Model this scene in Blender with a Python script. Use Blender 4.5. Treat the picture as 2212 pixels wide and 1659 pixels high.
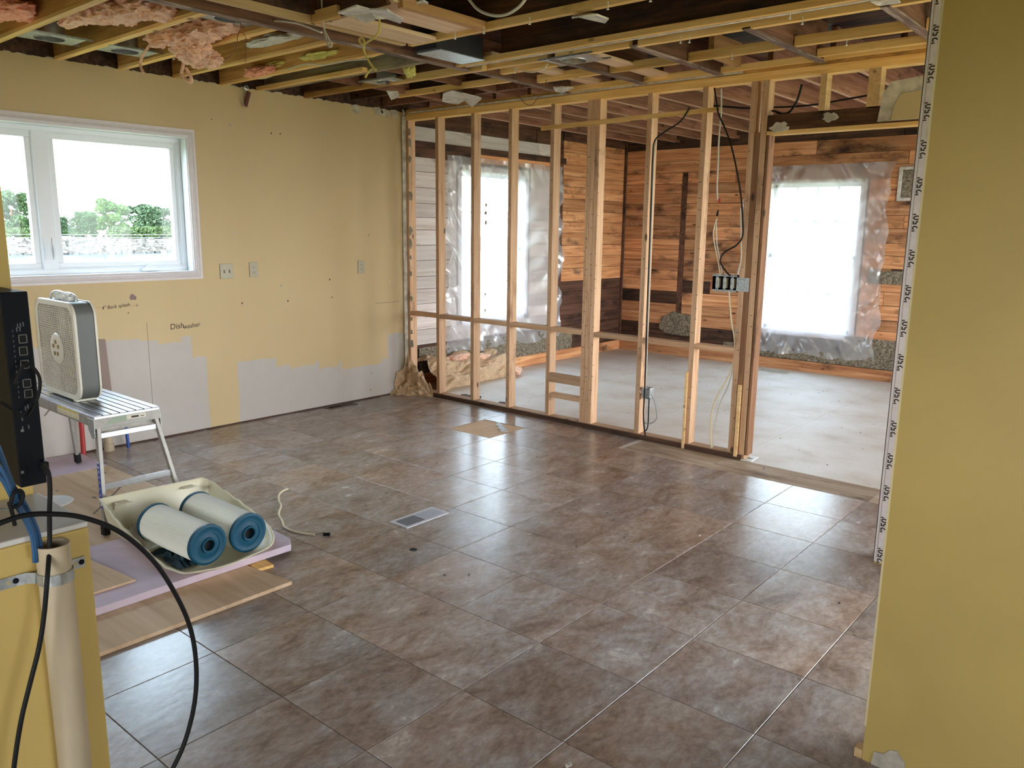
import bpy, bmesh, math, random
from mathutils import Vector, Matrix
random.seed(7)
S = bpy.context.scene
C = S.collection
for o in list(bpy.data.objects): bpy.data.objects.remove(o)

# ------------------------------------------------------------------ camera
FPX, W, H = 1729.3, 2212.0, 1659.0
YAW, PITCH, ROLL = -0.70883, 0.19221, 0.01253
EYE = Vector((0, 0, 1.6566))
f0 = Vector((math.sin(YAW), math.cos(YAW), 0)); r0 = Vector((math.cos(YAW), -math.sin(YAW), 0)); u0 = Vector((0, 0, 1))
FW = f0*math.cos(PITCH)-u0*math.sin(PITCH); UP = u0*math.cos(PITCH)+f0*math.sin(PITCH)
RT = r0*math.cos(ROLL)+UP*math.sin(ROLL); UP = UP*math.cos(ROLL)-r0*math.sin(ROLL)
cam_d = bpy.data.cameras.new('camera'); cam = bpy.data.objects.new('camera', cam_d); C.objects.link(cam)
cam_d.sensor_width = 36; cam_d.lens = FPX/W*36; cam_d.clip_start = .02; cam_d.clip_end = 600
m = Matrix.Identity(4)
for i in range(3): m[i][0] = RT[i]; m[i][1] = UP[i]; m[i][2] = -FW[i]; m[i][3] = EYE[i]
cam.matrix_world = m
S.camera = cam

def at(ax, val, x, y):
    """photo pixel -> point on the plane axis=val"""
    d = FW+RT*((x-W/2)/FPX)-UP*((y-H/2)/FPX)
    return EYE+d*((val-EYE[ax])/d[ax])

# ------------------------------------------------------------------ world, light, exposure
w = bpy.data.worlds.new('world'); S.world = w; w.use_nodes = True
nt = w.node_tree; bg = nt.nodes['Background']
tc = nt.nodes.new('ShaderNodeTexCoord'); sx = nt.nodes.new('ShaderNodeSeparateXYZ'); cr = nt.nodes.new('ShaderNodeValToRGB')
nt.links.new(tc.outputs['Generated'], sx.inputs[0]); nt.links.new(sx.outputs['Z'], cr.inputs[0]); nt.links.new(cr.outputs[0], bg.inputs[0])
cr.color_ramp.elements[0].position = 0; cr.color_ramp.elements[0].color = (.95, .98, 1, 1)
cr.color_ramp.elements[1].position = 1; cr.color_ramp.elements[1].color = (.55, .74, 1, 1)
bg.inputs[1].default_value = 2.6
sun_d = bpy.data.lights.new('sun', 'SUN'); sun = bpy.data.objects.new('sun', sun_d); C.objects.link(sun)
sun_d.energy = 1.3; sun_d.angle = .02; sun_d.color = (1, .95, .85)
sun.rotation_euler = Vector((-.15, .75, -1.1)).to_track_quat('-Z', 'Y').to_euler()
vs = S.view_settings
S.display_settings.display_device = 'sRGB'
vs.view_transform = 'Standard'; vs.look = 'None'; vs.gamma = 1; vs.use_curve_mapping = False
vs.exposure = 2.72
try:
    S.cycles.max_bounces = 10; S.cycles.diffuse_bounces = 6; S.cycles.transparent_max_bounces = 16
except Exception: pass
def portal(name, loc, direc, sx_, sy_):
    l = bpy.data.lights.new(name, 'AREA'); l.shape = 'RECTANGLE'; l.size = sx_; l.size_y = sy_
    l.cycles.is_portal = True
    o = bpy.data.objects.new(name, l); C.objects.link(o); o.location = loc
    o.rotation_euler = Vector(direc).to_track_quat('-Z', 'Z').to_euler()

# ------------------------------------------------------------------ tagging and mesh helpers
ORG = {}
def tag(o, label=None, cat=None, group=None, kind=None):
    if label: o['label'] = label
    if cat: o['category'] = cat
    if group: o['group'] = group
    if kind: o['kind'] = kind
    return o
def empty(name, loc, label=None, cat=None, group=None, kind=None):
    o = bpy.data.objects.new(name, None); C.objects.link(o); o.location = loc; o.empty_display_size = .05
    ORG[o.name] = Vector(loc); return tag(o, label, cat, group, kind)
class MB:
    def __init__(s): s.v = []; s.f = []; s.mi = []; s.cur = 0
    def add(s, vs_, fs):
        n = len(s.v); s.v += [tuple(v) for v in vs_]; s.f += [tuple(i+n for i in f) for f in fs]; s.mi += [s.cur]*len(fs); return s
    def box(s, x0, x1, y0, y1, z0, z1):
        return s.add([(x0,y0,z0),(x1,y0,z0),(x1,y1,z0),(x0,y1,z0),(x0,y0,z1),(x1,y0,z1),(x1,y1,z1),(x0,y1,z1)],
            [(0,3,2,1),(4,5,6,7),(0,1,5,4),(1,2,6,5),(2,3,7,6),(3,0,4,7)])
    def obox(s, c, M, hx, hy, hz):
        """oriented box: centre c, 3x3 matrix of axes, half sizes"""
        c = Vector(c); P = []
        for z in (-hz, hz):
            for x, y in ((-hx,-hy),(hx,-hy),(hx,hy),(-hx,hy)): P.append(c+M@Vector((x,y,z)))
        return s.add(P, [(0,3,2,1),(4,5,6,7),(0,1,5,4),(1,2,6,5),(2,3,7,6),(3,0,4,7)])
    def bar(s, a, b, w_, t, up=(0,0,1)):
        a = Vector(a); b = Vector(b); z = (b-a); L = z.length; z.normalize()
        x = Vector(up).cross(z)
        if x.length < 1e-4: x = Vector((1,0,0)).cross(z)
        x.normalize(); y = z.cross(x)
        M = Matrix((x, y, z)).transposed()
        return s.obox((a+b)/2, M, w_/2, t/2, L/2)
    def tube(s, pts, r, n=8, caps=True, closed=False):
        pts = [Vector(p) for p in pts]; rr = r if isinstance(r, (list, tuple)) else [r]*len(pts)
        N = len(pts); prev = None; base = []
        for i, p in enumerate(pts):
            if closed: d = pts[(i+1) % N]-pts[i-1]
            else: d = pts[min(i+1, N-1)]-pts[max(i-1, 0)]
            d.normalize()
            if prev is None:
                a = Vector((0,0,1)) if abs(d.z) < .9 else Vector((1,0,0))
                x = a.cross(d).normalized()
            else:
                x = (prev-d*prev.dot(d)).normalized()
            prev = x; y = d.cross(x)
            base += [p+(x*math.cos(2*math.pi*k/n)+y*math.sin(2*math.pi*k/n))*rr[i] for k in range(n)]
        fs = []
        for i in range(N if closed else N-1):
            j = (i+1) % N
            for k in range(n):
                fs.append((i*n+k, i*n+(k+1) % n, j*n+(k+1) % n, j*n+k))
        if caps and not closed: fs += [tuple(reversed(range(n))), tuple(range((N-1)*n, N*n))]
        return s.add(base, fs)
    def cyl(s, a, b, r, n=20, r2=None): return s.tube([a, b], [r, r if r2 is None else r2], n)
    def lathe(s, prof, c, M=None, n=32, closed=False):
        """profile of (r, h) around axis z of matrix M through c"""
        M = M or Matrix.Identity(3); c = Vector(c); P = []
        for r, h in prof:
            for k in range(n):
                a = 2*math.pi*k/n; P.append(c+M@Vector((r*math.cos(a), r*math.sin(a), h)))
        fs = []; N = len(prof)
        for i in range(N if closed else N-1):
            j = (i+1) % N
            for k in range(n): fs.append((i*n+k, i*n+(k+1) % n, j*n+(k+1) % n, j*n+k))
        return s.add(P, fs)
    def prism(s, poly, axis, a, b):
        """2-D polygon extruded along axis from a to b"""
        def mk(p, h):
            if axis == 0: return (h, p[0], p[1])
            if axis == 1: return (p[0], h, p[1])
            return (p[0], p[1], h)
        n = len(poly); P = [mk(p, a) for p in poly]+[mk(p, b) for p in poly]
        return s.add(P, [tuple(reversed(range(n))), tuple(range(n, 2*n))]+[(i, (i+1) % n, n+(i+1) % n, n+i) for i in range(n)])
    def grid(s, fn, nu, nv):
        P = [fn(i/nu, j/nv) for j in range(nv+1) for i in range(nu+1)]
        return s.add(P, [(j*(nu+1)+i, j*(nu+1)+i+1, (j+1)*(nu+1)+i+1, (j+1)*(nu+1)+i) for j in range(nv) for i in range(nu)])
    def build(s, name, mat, parent=None, bevel=0, smooth=False, solid=0, sub=0, kind=None, label=None, cat=None, group=None, fix=True):
        me = bpy.data.meshes.new(name)
        if parent is not None: org = ORG[parent.name]
        else:
            xs = [v[0] for v in s.v]; ys = [v[1] for v in s.v]; zs = [v[2] for v in s.v]
            org = Vector(((min(xs)+max(xs))/2, (min(ys)+max(ys))/2, min(zs)))
        me.from_pydata([tuple(Vector(v)-org) for v in s.v], [], s.f)
        mats = mat if isinstance(mat, (list, tuple)) else [mat]
        for q in mats: me.materials.append(q)
        if len(mats) > 1: me.polygons.foreach_set('material_index', s.mi)
        if fix:
            bm = bmesh.new(); bm.from_mesh(me); bmesh.ops.recalc_face_normals(bm, faces=bm.faces); bm.to_mesh(me); bm.free()
        if smooth:
            me.polygons.foreach_set('use_smooth', [True]*len(me.polygons))
            try: me.set_sharp_from_angle(angle=math.radians(42))
            except Exception: pass
        o = bpy.data.objects.new(name, me); C.objects.link(o)
        if parent is not None: o.parent = parent
        else: o.location = org
        ORG[o.name] = org
        if solid: q = o.modifiers.new('s', 'SOLIDIFY'); q.thickness = solid; q.offset = 0
        if bevel: q = o.modifiers.new('b', 'BEVEL'); q.width = bevel; q.segments = 2; q.limit_method = 'ANGLE'
        if sub: q = o.modifiers.new('u', 'SUBSURF'); q.levels = sub; q.render_levels = sub
        return tag(o, label, cat, group, kind)
def spline(pts, n=8):
    pts = [Vector(p) for p in pts]; out = []
    for i in range(len(pts)-1):
        p0 = pts[max(i-1, 0)]; p1 = pts[i]; p2 = pts[i+1]; p3 = pts[min(i+2, len(pts)-1)]
        for k in range(n):
            t = k/n
            out.append(.5*((2*p1)+(p2-p0)*t+(2*p0-5*p1+4*p2-p3)*t*t+(3*p1-p0-3*p2+p3)*t**3))
    return out+[pts[-1]]
def rbx(name, mat, b, parent=None, bevel=.0015, **k): return MB().box(*b).build(name, mat, parent, bevel=bevel, **k)

# ------------------------------------------------------------------ materials
MT = {}
def newmat(name):
    m_ = bpy.data.materials.new(name); m_.use_nodes = True; n = m_.node_tree
    return m_, n, n.nodes['Principled BSDF']
def plain(name, col, rough=.6, metal=0, var=.0, scale=20, bump=0, spec=None):
    m_, n, b = newmat(name); b.inputs['Roughness'].default_value = rough; b.inputs['Metallic'].default_value = metal
    b.inputs['Base Color'].default_value = (*col, 1)
    if spec is not None: b.inputs['Specular IOR Level'].default_value = spec
    if var or bump:
        t = n.nodes.new('ShaderNodeTexCoord'); ns = n.nodes.new('ShaderNodeTexNoise'); ns.inputs['Scale'].default_value = scale
        ns.inputs['Detail'].default_value = 5
        n.links.new(t.outputs['Object'], ns.inputs[0])
        if var:
            r = n.nodes.new('ShaderNodeValToRGB'); n.links.new(ns.outputs[0], r.inputs[0])
            r.color_ramp.elements[0].position = .3; r.color_ramp.elements[1].position = .7
            r.color_ramp.elements[0].color = (*[c*(1-var) for c in col], 1); r.color_ramp.elements[1].color = (*[min(1, c*(1+var)) for c in col], 1)
            n.links.new(r.outputs[0], b.inputs['Base Color'])
        if bump:
            bp = n.nodes.new('ShaderNodeBump'); bp.inputs['Strength'].default_value = bump; bp.inputs['Distance'].default_value = .002
            n.links.new(ns.outputs[0], bp.inputs['Height']); n.links.new(bp.outputs[0], b.inputs['Normal'])
    MT[name] = m_; return m_
def wood(name, cols, axis, rough=.7, fine=38, stain=None, stain_amt=.5, tint=.25, knots=True):
    """grain runs along axis; cols = ramp colours; stain = dark patches colour"""
    m_, n, b = newmat(name); L = n.links.new; N = n.nodes.new
    b.inputs['Roughness'].default_value = rough; b.inputs['Specular IOR Level'].default_value = .25
    t = N('ShaderNodeTexCoord'); oi = N('ShaderNodeObjectInfo'); mp = N('ShaderNodeMapping'); mu = N('ShaderNodeVectorMath'); mu.operation = 'MULTIPLY_ADD'
    cmb = N('ShaderNodeCombineXYZ'); 
    for i in range(3): L(oi.outputs['Random'], cmb.inputs[i])
    L(cmb.outputs[0], mu.inputs[0]); mu.inputs[1].default_value = (17, 31, 23); L(t.outputs['Object'], mu.inputs[2])
    sc = [fine]*3; sc[axis] = fine*.06; mp.inputs['Scale'].default_value = sc
    L(mu.outputs[0], mp.inputs[0])
    ns = N('ShaderNodeTexNoise'); ns.inputs['Scale'].default_value = 1; ns.inputs['Detail'].default_value = 6; ns.inputs['Distortion'].default_value = .6
    L(mp.outputs[0], ns.inputs[0])
    r = N('ShaderNodeValToRGB'); L(ns.outputs[0], r.inputs[0]); e = r.color_ramp.elements
    e[0].position = .28; e[1].position = .72; e[0].color = (*cols[0], 1); e[1].color = (*cols[-1], 1)
    if len(cols) == 3: q = e.new(.5); q.color = (*cols[1], 1)
    # per-piece tint
    hs = N('ShaderNodeHueSaturation'); mr = N('ShaderNodeMapRange'); mr.inputs[3].default_value = 1-tint; mr.inputs[4].default_value = 1+tint
    L(oi.outputs['Random'], mr.inputs[0]); L(mr.outputs[0], hs.inputs['Value']); L(r.outputs[0], hs.inputs['Color'])
    out = hs.outputs[0]
    if stain:
        n2 = N('ShaderNodeTexNoise'); n2.inputs['Scale'].default_value = 3.2; n2.inputs['Detail'].default_value = 8; n2.inputs['Roughness'].default_value = .65
        m2 = N('ShaderNodeMapping'); s2 = [1.3]*3; s2[axis] = .55; m2.inputs['Scale'].default_value = s2
        L(mu.outputs[0], m2.inputs[0]); L(m2.outputs[0], n2.inputs[0])
        r2 = N('ShaderNodeValToRGB'); r2.color_ramp.elements[0].position = .66-stain_amt*.25; r2.color_ramp.elements[1].position = .80-stain_amt*.2
        L(n2.outputs[0], r2.inputs[0])
        mx = N('ShaderNodeMixRGB'); L(r2.outputs[0], mx.inputs[0]); L(out, mx.inputs[1]); mx.inputs[2].default_value = (*stain, 1); out = mx.outputs[0]
    if knots:
        v = N('ShaderNodeTexVoronoi'); mk = N('ShaderNodeMapping'); sk = [5.5]*3; sk[axis] = 2.6; mk.inputs['Scale'].default_value = sk
        L(mu.outputs[0], mk.inputs[0]); L(mk.outputs[0], v.inputs[0]); v.inputs['Scale'].default_value = 1
        r3 = N('ShaderNodeValToRGB'); r3.color_ramp.elements[0].position = .05; r3.color_ramp.elements[1].position = .1
        r3.color_ramp.elements[0].color = (1,1,1,1); r3.color_ramp.elements[1].color = (0,0,0,1)
        L(v.outputs['Distance'], r3.inputs[0])
        mx = N('ShaderNodeMixRGB'); L(r3.outputs[0], mx.inputs[0]); L(out, mx.inputs[1]); mx.inputs[2].default_value = (*[c*.28 for c in cols[0]], 1); out = mx.outputs[0]
    L(out, b.inputs['Base Color'])
    bp = N('ShaderNodeBump'); bp.inputs['Strength'].default_value = .35; bp.inputs['Distance'].default_value = .002
    L(ns.outputs[0], bp.inputs['Height']); L(bp.outputs[0], b.inputs['Normal'])
    MT[name] = m_; return m_

STUD = [(.44,.25,.13), (.57,.355,.21), (.66,.44,.28)]
stud_z = wood('stud_wood', STUD, 2, stain=(.20,.10,.05), stain_amt=.3, tint=.15)
stud_x = wood('plate_wood', STUD, 0, stain=(.22,.11,.05), stain_amt=.15)
stud_dark = wood('aged_stud_wood', [(.20,.09,.045), (.27,.13,.065), (.36,.19,.09)], 2, stain=(.06,.03,.02), stain_amt=.5)
furr_x = wood('furring_wood', [(.62,.35,.11), (.76,.48,.17), (.84,.58,.25)], 0, stain=(.28,.16,.06), stain_amt=.1)
furr_y = wood('furring_wood_long', [(.58,.36,.16), (.70,.46,.22), (.78,.55,.30)], 1, stain=(.26,.15,.07), stain_amt=.1)
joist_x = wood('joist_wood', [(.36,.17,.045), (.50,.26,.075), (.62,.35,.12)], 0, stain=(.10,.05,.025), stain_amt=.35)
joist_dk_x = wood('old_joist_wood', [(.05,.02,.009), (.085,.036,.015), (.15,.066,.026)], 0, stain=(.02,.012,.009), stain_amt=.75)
joist_dk_y = wood('old_joist_wood_long', [(.10,.045,.026), (.17,.08,.048), (.25,.12,.075)], 1, stain=(.035,.02,.015), stain_amt=.55)
joist_gr_x = wood('weathered_beam_wood', [(.16,.13,.085), (.25,.20,.12), (.34,.28,.17)], 0, stain=(.05,.045,.035), stain_amt=.6)
strip_y = wood('dusty_strip_wood', [(.12,.075,.06), (.22,.14,.11), (.50,.42,.36)], 1, fine=60, stain=(.03,.02,.018), stain_amt=.4)
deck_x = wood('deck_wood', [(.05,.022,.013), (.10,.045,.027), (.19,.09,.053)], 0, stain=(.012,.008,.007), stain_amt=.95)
lit_edge = wood('lit_joist_edge', [(.34,.18,.11), (.45,.26,.165), (.55,.34,.225)], 1)
joist_y = wood('short_joist_wood', [(.36,.18,.07), (.48,.26,.11), (.58,.34,.16)], 1, tint=.1)
joist_far = wood('far_joist_wood', [(.17,.07,.04), (.27,.12,.072), (.38,.185,.115)], 1, stain=(.10,.045,.03), stain_amt=.45)
pine_y = wood('pale_pine', [(.66,.43,.25), (.76,.53,.33), (.82,.60,.40)], 1, tint=.08)
brd_o = wood('orange_board_wood', [(.36,.14,.06), (.56,.26,.115), (.72,.40,.21)], 0, fine=30, stain=(.045,.022,.015), stain_amt=.52, tint=.3)
brd_oy = wood('orange_board_wood_side', [(.38,.15,.06), (.60,.28,.12), (.74,.41,.20)], 1, fine=30, stain=(.05,.025,.018), stain_amt=.42, tint=.25)
brd_g = wood('painted_board_wood', [(.52,.44,.38), (.68,.60,.55), (.78,.71,.66)], 1, fine=22, stain=(.17,.11,.085), stain_amt=.38, tint=.15, knots=False)
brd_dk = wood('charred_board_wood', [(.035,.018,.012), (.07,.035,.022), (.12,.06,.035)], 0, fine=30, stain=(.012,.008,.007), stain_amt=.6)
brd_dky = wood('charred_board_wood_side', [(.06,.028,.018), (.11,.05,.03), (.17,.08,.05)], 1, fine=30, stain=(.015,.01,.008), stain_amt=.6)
ply_x = wood('plywood', [(.48,.33,.20), (.58,.41,.26), (.68,.50,.34)], 0, fine=16, stain=(.42,.25,.11), stain_amt=.35, tint=.06)
ply_dirty = wood('stained_plywood', [(.30,.20,.13), (.42,.31,.21), (.54,.43,.32)], 0, fine=16, stain=(.12,.065,.04), stain_amt=.55, tint=.06)
ply_edge = wood('plywood_edge', [(.25,.12,.05), (.36,.19,.08), (.46,.26,.12)], 0, fine=90, tint=.1, knots=False)

yellow = plain('yellow_paint', (.52,.40,.20), .55, var=.05, scale=3, bump=.1)
gold = plain('golden_paint', (.53,.38,.115), .5, var=.05, scale=4, bump=.12)
gyps = plain('gypsum', (.62,.58,.54), .9, var=.12, scale=18, bump=.3)
plaster = plain('torn_drywall', (.50,.45,.36), .9, var=.35, scale=14, bump=.6)
plast_w = plain('pale_plaster', (.60,.56,.50), .9, var=.25, scale=20, bump=.6)
vinyl = plain('white_vinyl', (.72,.74,.76), .35)
casing = plain('casing_paint', (.66,.60,.60), .45, var=.03, scale=30)
alu = plain('aluminium', (.50,.51,.53), .30, .85, var=.08, scale=40)
alu_dull = plain('dull_aluminium', (.34,.325,.29), .5, .4, var=.12, scale=30)
galv = plain('galvanised_steel', (.42,.45,.45), .38, .75, var=.25, scale=60)
darkm = plain('dark_metal', (.05,.045,.05), .45, .4)
blackp = plain('black_plastic', (.004,.005,.009), .5, spec=.15)
blackr = plain('black_rubber', (.005,.005,.006), .6, spec=.25)
whitep = plain('white_plastic', (.70,.70,.66), .4)
almond = plain('almond_plastic', (.42,.37,.25), .4)
fanw = plain('fan_white_plastic', (.70,.66,.55), .4)
fanside = plain('fan_side_metal', (.13,.135,.125), .5)
greyp = plain('grey_plastic', (.30,.30,.30), .4)
blue_t = plain('teal_plastic', (.004,.07,.125), .5, spec=.35)
blue_c = plain('blue_cable_jacket', (.012,.08,.20), .45)
cream = plain('cream_plastic', (.70,.65,.46), .35)
foam = plain('lilac_foam', (.58,.47,.54), .7, var=.06, scale=12, bump=.2)
pvc = plain('cream_conduit_plastic', (.45,.37,.25), .4, var=.05, scale=10)
red_p = plain('red_pipe', (.40,.03,.025), .4); blu_p = plain('blue_pipe', (.02,.07,.32), .4)
cab_w = plain('white_cable_jacket', (.62,.58,.48), .5); cab_y = plain('yellow_cable_jacket', (.62,.50,.12), .5)
cab_k = plain('black_cable_jacket', (.008,.007,.007), .55, spec=.25); cab_c = plain('cream_cable_jacket', (.70,.60,.40), .5); copper = plain('bare_wire', (.25,.10,.05), .5, .5)
pink = plain('pink_fibreglass', (.86,.36,.24), .95, var=.25, scale=26, bump=1.0)
pink2 = plain('pale_pink_fibreglass', (.90,.53,.38), .95, var=.25, scale=30, bump=1.0)
yfoam = plain('yellow_fibre', (.72,.66,.20), .95, var=.2, scale=22, bump=1.0)
kraft = plain('kraft_paper', (.58,.41,.25), .75, var=.18, scale=14, bump=.3)
maroon = plain('maroon_plastic', (.10,.015,.012), .4)
steel = plain('screw_steel', (.55,.55,.55), .4, .7)
ink = plain('marker_ink', (.03,.02,.015), .7)
dark_in = plain('dark_recess', (.006,.006,.006), .9)
mouse = plain('nest_debris', (.20,.165,.115), .95, var=.7, scale=45, bump=1)

# yellow wall paint with the unpainted band along the bottom
def left_wall_mat():
    m_, n, b = newmat('left_wall_paint'); L = n.links.new; N = n.nodes.new
    b.inputs['Roughness'].default_value = .6
    t = N('ShaderNodeTexCoord'); g = N('ShaderNodeSeparateXYZ'); L(t.outputs['Object'], g.inputs[0])
    ns = N('ShaderNodeTexNoise'); ns.inputs['Scale'].default_value = 9; ns.inputs['Detail'].default_value = 4; L(t.outputs['Object'], ns.inputs[0])
    r = N('ShaderNodeValToRGB'); r.color_ramp.interpolation = 'CONSTANT'
    # world y 2.0..6.0 -> 0..1 ; heights as grey 0..1 (m)
    steps = [(1.0,.80),(2.47,.805),(2.72,.78),(2.87,.745),(3.07,.785),(3.145,.606),(3.262,.0),(3.53,.525),(3.895,.445),(4.03,.41),(4.31,.44),(4.345,.37),(4.56,.41),(4.60,.33),(5.085,.375),(5.17,.61)]
    e = r.color_ramp.elements
    for i, (yy, hh) in enumerate(steps):
        p = (yy-1.0)/5
        q = e[i] if i < 2 else e.new(p)
        q.position = p; q.color = (hh, hh, hh, 1)
    yo = N('ShaderNodeMath'); yo.operation = 'MULTIPLY_ADD'; L(g.outputs['Y'], yo.inputs[0]); yo.inputs[1].default_value = .2; yo.inputs[2].default_value = (WL_ORG.y-1.0)*.2
    w1 = N('ShaderNodeMath'); w1.operation = 'MULTIPLY_ADD'; L(ns.outputs[0], w1.inputs[0]); w1.inputs[1].default_value = .006; L(yo.outputs[0], w1.inputs[2])
    L(w1.outputs[0], r.inputs[0])
    d = N('ShaderNodeMath'); d.operation = 'SUBTRACT'; L(r.outputs[0], d.inputs[0]); L(g.outputs['Z'], d.inputs[1])
    w2 = N('ShaderNodeMath'); w2.operation = 'MULTIPLY_ADD'; L(ns.outputs[0], w2.inputs[0]); w2.inputs[1].default_value = .05; L(d.outputs[0], w2.inputs[2])
    st = N('ShaderNodeMath'); st.operation = 'GREATER_THAN'; L(w2.outputs[0], st.inputs[0]); st.inputs[1].default_value = .025+WL_ORG.z
    ya = N('ShaderNodeMixRGB'); ya.inputs[1].default_value = (.53,.39,.195,1); ya.inputs[2].default_value = (.60,.455,.24,1)
    n3 = N('ShaderNodeTexNoise'); n3.inputs['Scale'].default_value = 1.3; n3.inputs['Detail'].default_value = 3; L(t.outputs['Object'], n3.inputs[0]); L(n3.outputs[0], ya.inputs[0])
    gr = N('ShaderNodeMixRGB'); gr.inputs[1].default_value = (.45,.405,.36,1); gr.inputs[2].default_value = (.50,.455,.405,1); L(ns.outputs[0], gr.inputs[0])
    mx = N('ShaderNodeMixRGB'); L(st.outputs[0], mx.inputs[0]); L(ya.outputs[0], mx.inputs[1]); L(gr.outputs[0], mx.inputs[2])
    # dark edge band beside the partition: shadow painted into the wall colour
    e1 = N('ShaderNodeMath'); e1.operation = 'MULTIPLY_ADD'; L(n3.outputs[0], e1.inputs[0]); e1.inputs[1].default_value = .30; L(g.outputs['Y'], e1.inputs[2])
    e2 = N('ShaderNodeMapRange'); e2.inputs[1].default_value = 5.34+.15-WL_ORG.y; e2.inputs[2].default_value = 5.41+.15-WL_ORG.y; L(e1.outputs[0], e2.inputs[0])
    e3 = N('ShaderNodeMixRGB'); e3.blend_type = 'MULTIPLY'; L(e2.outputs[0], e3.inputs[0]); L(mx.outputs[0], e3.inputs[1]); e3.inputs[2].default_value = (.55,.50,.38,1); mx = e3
    L(mx.outputs[0], b.inputs['Base Color'])
    bp = N('ShaderNodeBump'); bp.inputs['Strength'].default_value = .15; bp.inputs['Distance'].default_value = .002
    n4 = N('ShaderNodeTexNoise'); n4.inputs['Scale'].default_value = 60; L(t.outputs['Object'], n4.inputs[0]); L(n4.outputs[0], bp.inputs['Height']); L(bp.outputs[0], b.inputs['Normal'])
    return m_

def tile_mat():
    m_, n, b = newmat('slate_vinyl_tile'); L = n.links.new; N = n.nodes.new
    t = N('ShaderNodeTexCoord'); oi = N('ShaderNodeObjectInfo'); cmb = N('ShaderNodeCombineXYZ')
    L(oi.outputs['Random'], cmb.inputs[0]); L(oi.outputs['Random'], cmb.inputs[1])
    mu = N('ShaderNodeVectorMath'); mu.operation = 'MULTIPLY_ADD'; L(cmb.outputs[0], mu.inputs[0]); mu.inputs[1].default_value = (37, 53, 0); L(t.outputs['Object'], mu.inputs[2])
    mp = N('ShaderNodeMapping'); mp.inputs['Scale'].default_value = (1, .6, 1); mp.inputs['Rotation'].default_value = (0, 0, .5); L(mu.outputs[0], mp.inputs[0])
    a = N('ShaderNodeTexNoise'); a.inputs['Scale'].default_value = 6.0; a.inputs['Detail'].default_value = 10; a.inputs['Roughness'].default_value = .72; a.inputs['Distortion'].default_value = .5; L(mp.outputs[0], a.inputs[0])
    r = N('ShaderNodeValToRGB'); L(a.outputs[0], r.inputs[0]); e = r.color_ramp.elements
    e[0].position = .30; e[0].color = (.17,.125,.095,1); e[1].position = .74; e[1].color = (.47,.435,.41,1)
    q = e.new(.44); q.color = (.29,.225,.185,1); q = e.new(.58); q.color = (.375,.33,.305,1)
    fm = N('ShaderNodeMapping'); fm.inputs['Scale'].default_value = (1, .6, 1); fm.inputs['Rotation'].default_value = (0, 0, .9); L(mu.outputs[0], fm.inputs[0])
    fn_ = N('ShaderNodeTexNoise'); fn_.inputs['Scale'].default_value = 34; fn_.inputs['Detail'].default_value = 8; fn_.inputs['Roughness'].default_value = .7; L(fm.outputs[0], fn_.inputs[0])
    fr = N('ShaderNodeValToRGB'); fr.color_ramp.elements[0].position = .36; fr.color_ramp.elements[1].position = .62; fr.color_ramp.elements[0].color = (.76,.72,.71,1); fr.color_ramp.elements[1].color = (1.12,1.11,1.08,1); L(fn_.outputs[0], fr.inputs[0])
    fx_ = N('ShaderNodeMixRGB'); fx_.blend_type = 'MULTIPLY'; fx_.inputs[0].default_value = 1; L(r.outputs[0], fx_.inputs[1]); L(fr.outputs[0], fx_.inputs[2])
    # warm / cool drift over the whole floor
    c = N('ShaderNodeTexNoise'); c.inputs['Scale'].default_value = 1.1; c.inputs['Detail'].default_value = 4; L(mu.outputs[0], c.inputs[0])
    r2 = N('ShaderNodeValToRGB'); r2.color_ramp.elements[0].position = .35; r2.color_ramp.elements[1].position = .65
    r2.color_ramp.elements[0].color = (1.06,.95,.86,1); r2.color_ramp.elements[1].color = (.95,1.0,1.05,1); L(c.outputs[0], r2.inputs[0])
    mx = N('ShaderNodeMixRGB'); mx.blend_type = 'MULTIPLY'; mx.inputs[0].default_value = 1; L(fx_.outputs[0], mx.inputs[1]); L(r2.outputs[0], mx.inputs[2])
    hs = N('ShaderNodeHueSaturation'); mr = N('ShaderNodeMapRange'); mr.inputs[3].default_value = .82; mr.inputs[4].default_value = 1.15; L(oi.outputs['Random'], mr.inputs[0]); L(mr.outputs[0], hs.inputs['Value']); L(mx.outputs[0], hs.inputs['Color'])
    L(hs.outputs[0], b.inputs['Base Color'])
    r3 = N('ShaderNodeMapRange'); r3.inputs[3].default_value = .19; r3.inputs[4].default_value = .32; L(a.outputs[0], r3.inputs[0]); L(r3.outputs[0], b.inputs['Roughness'])
    b.inputs['Specular IOR Level'].default_value = .65
    n4 = N('ShaderNodeTexNoise'); n4.inputs['Scale'].default_value = 26; n4.inputs['Detail'].default_value = 6; L(mp.outputs[0], n4.inputs[0])
    bp = N('ShaderNodeBump'); bp.inputs['Strength'].default_value = .22; bp.inputs['Distance'].default_value = .003; L(n4.outputs[0], bp.inputs['Height']); L(bp.outputs[0], b.inputs['Normal'])
    return m_
tile_m = tile_mat()
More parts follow.
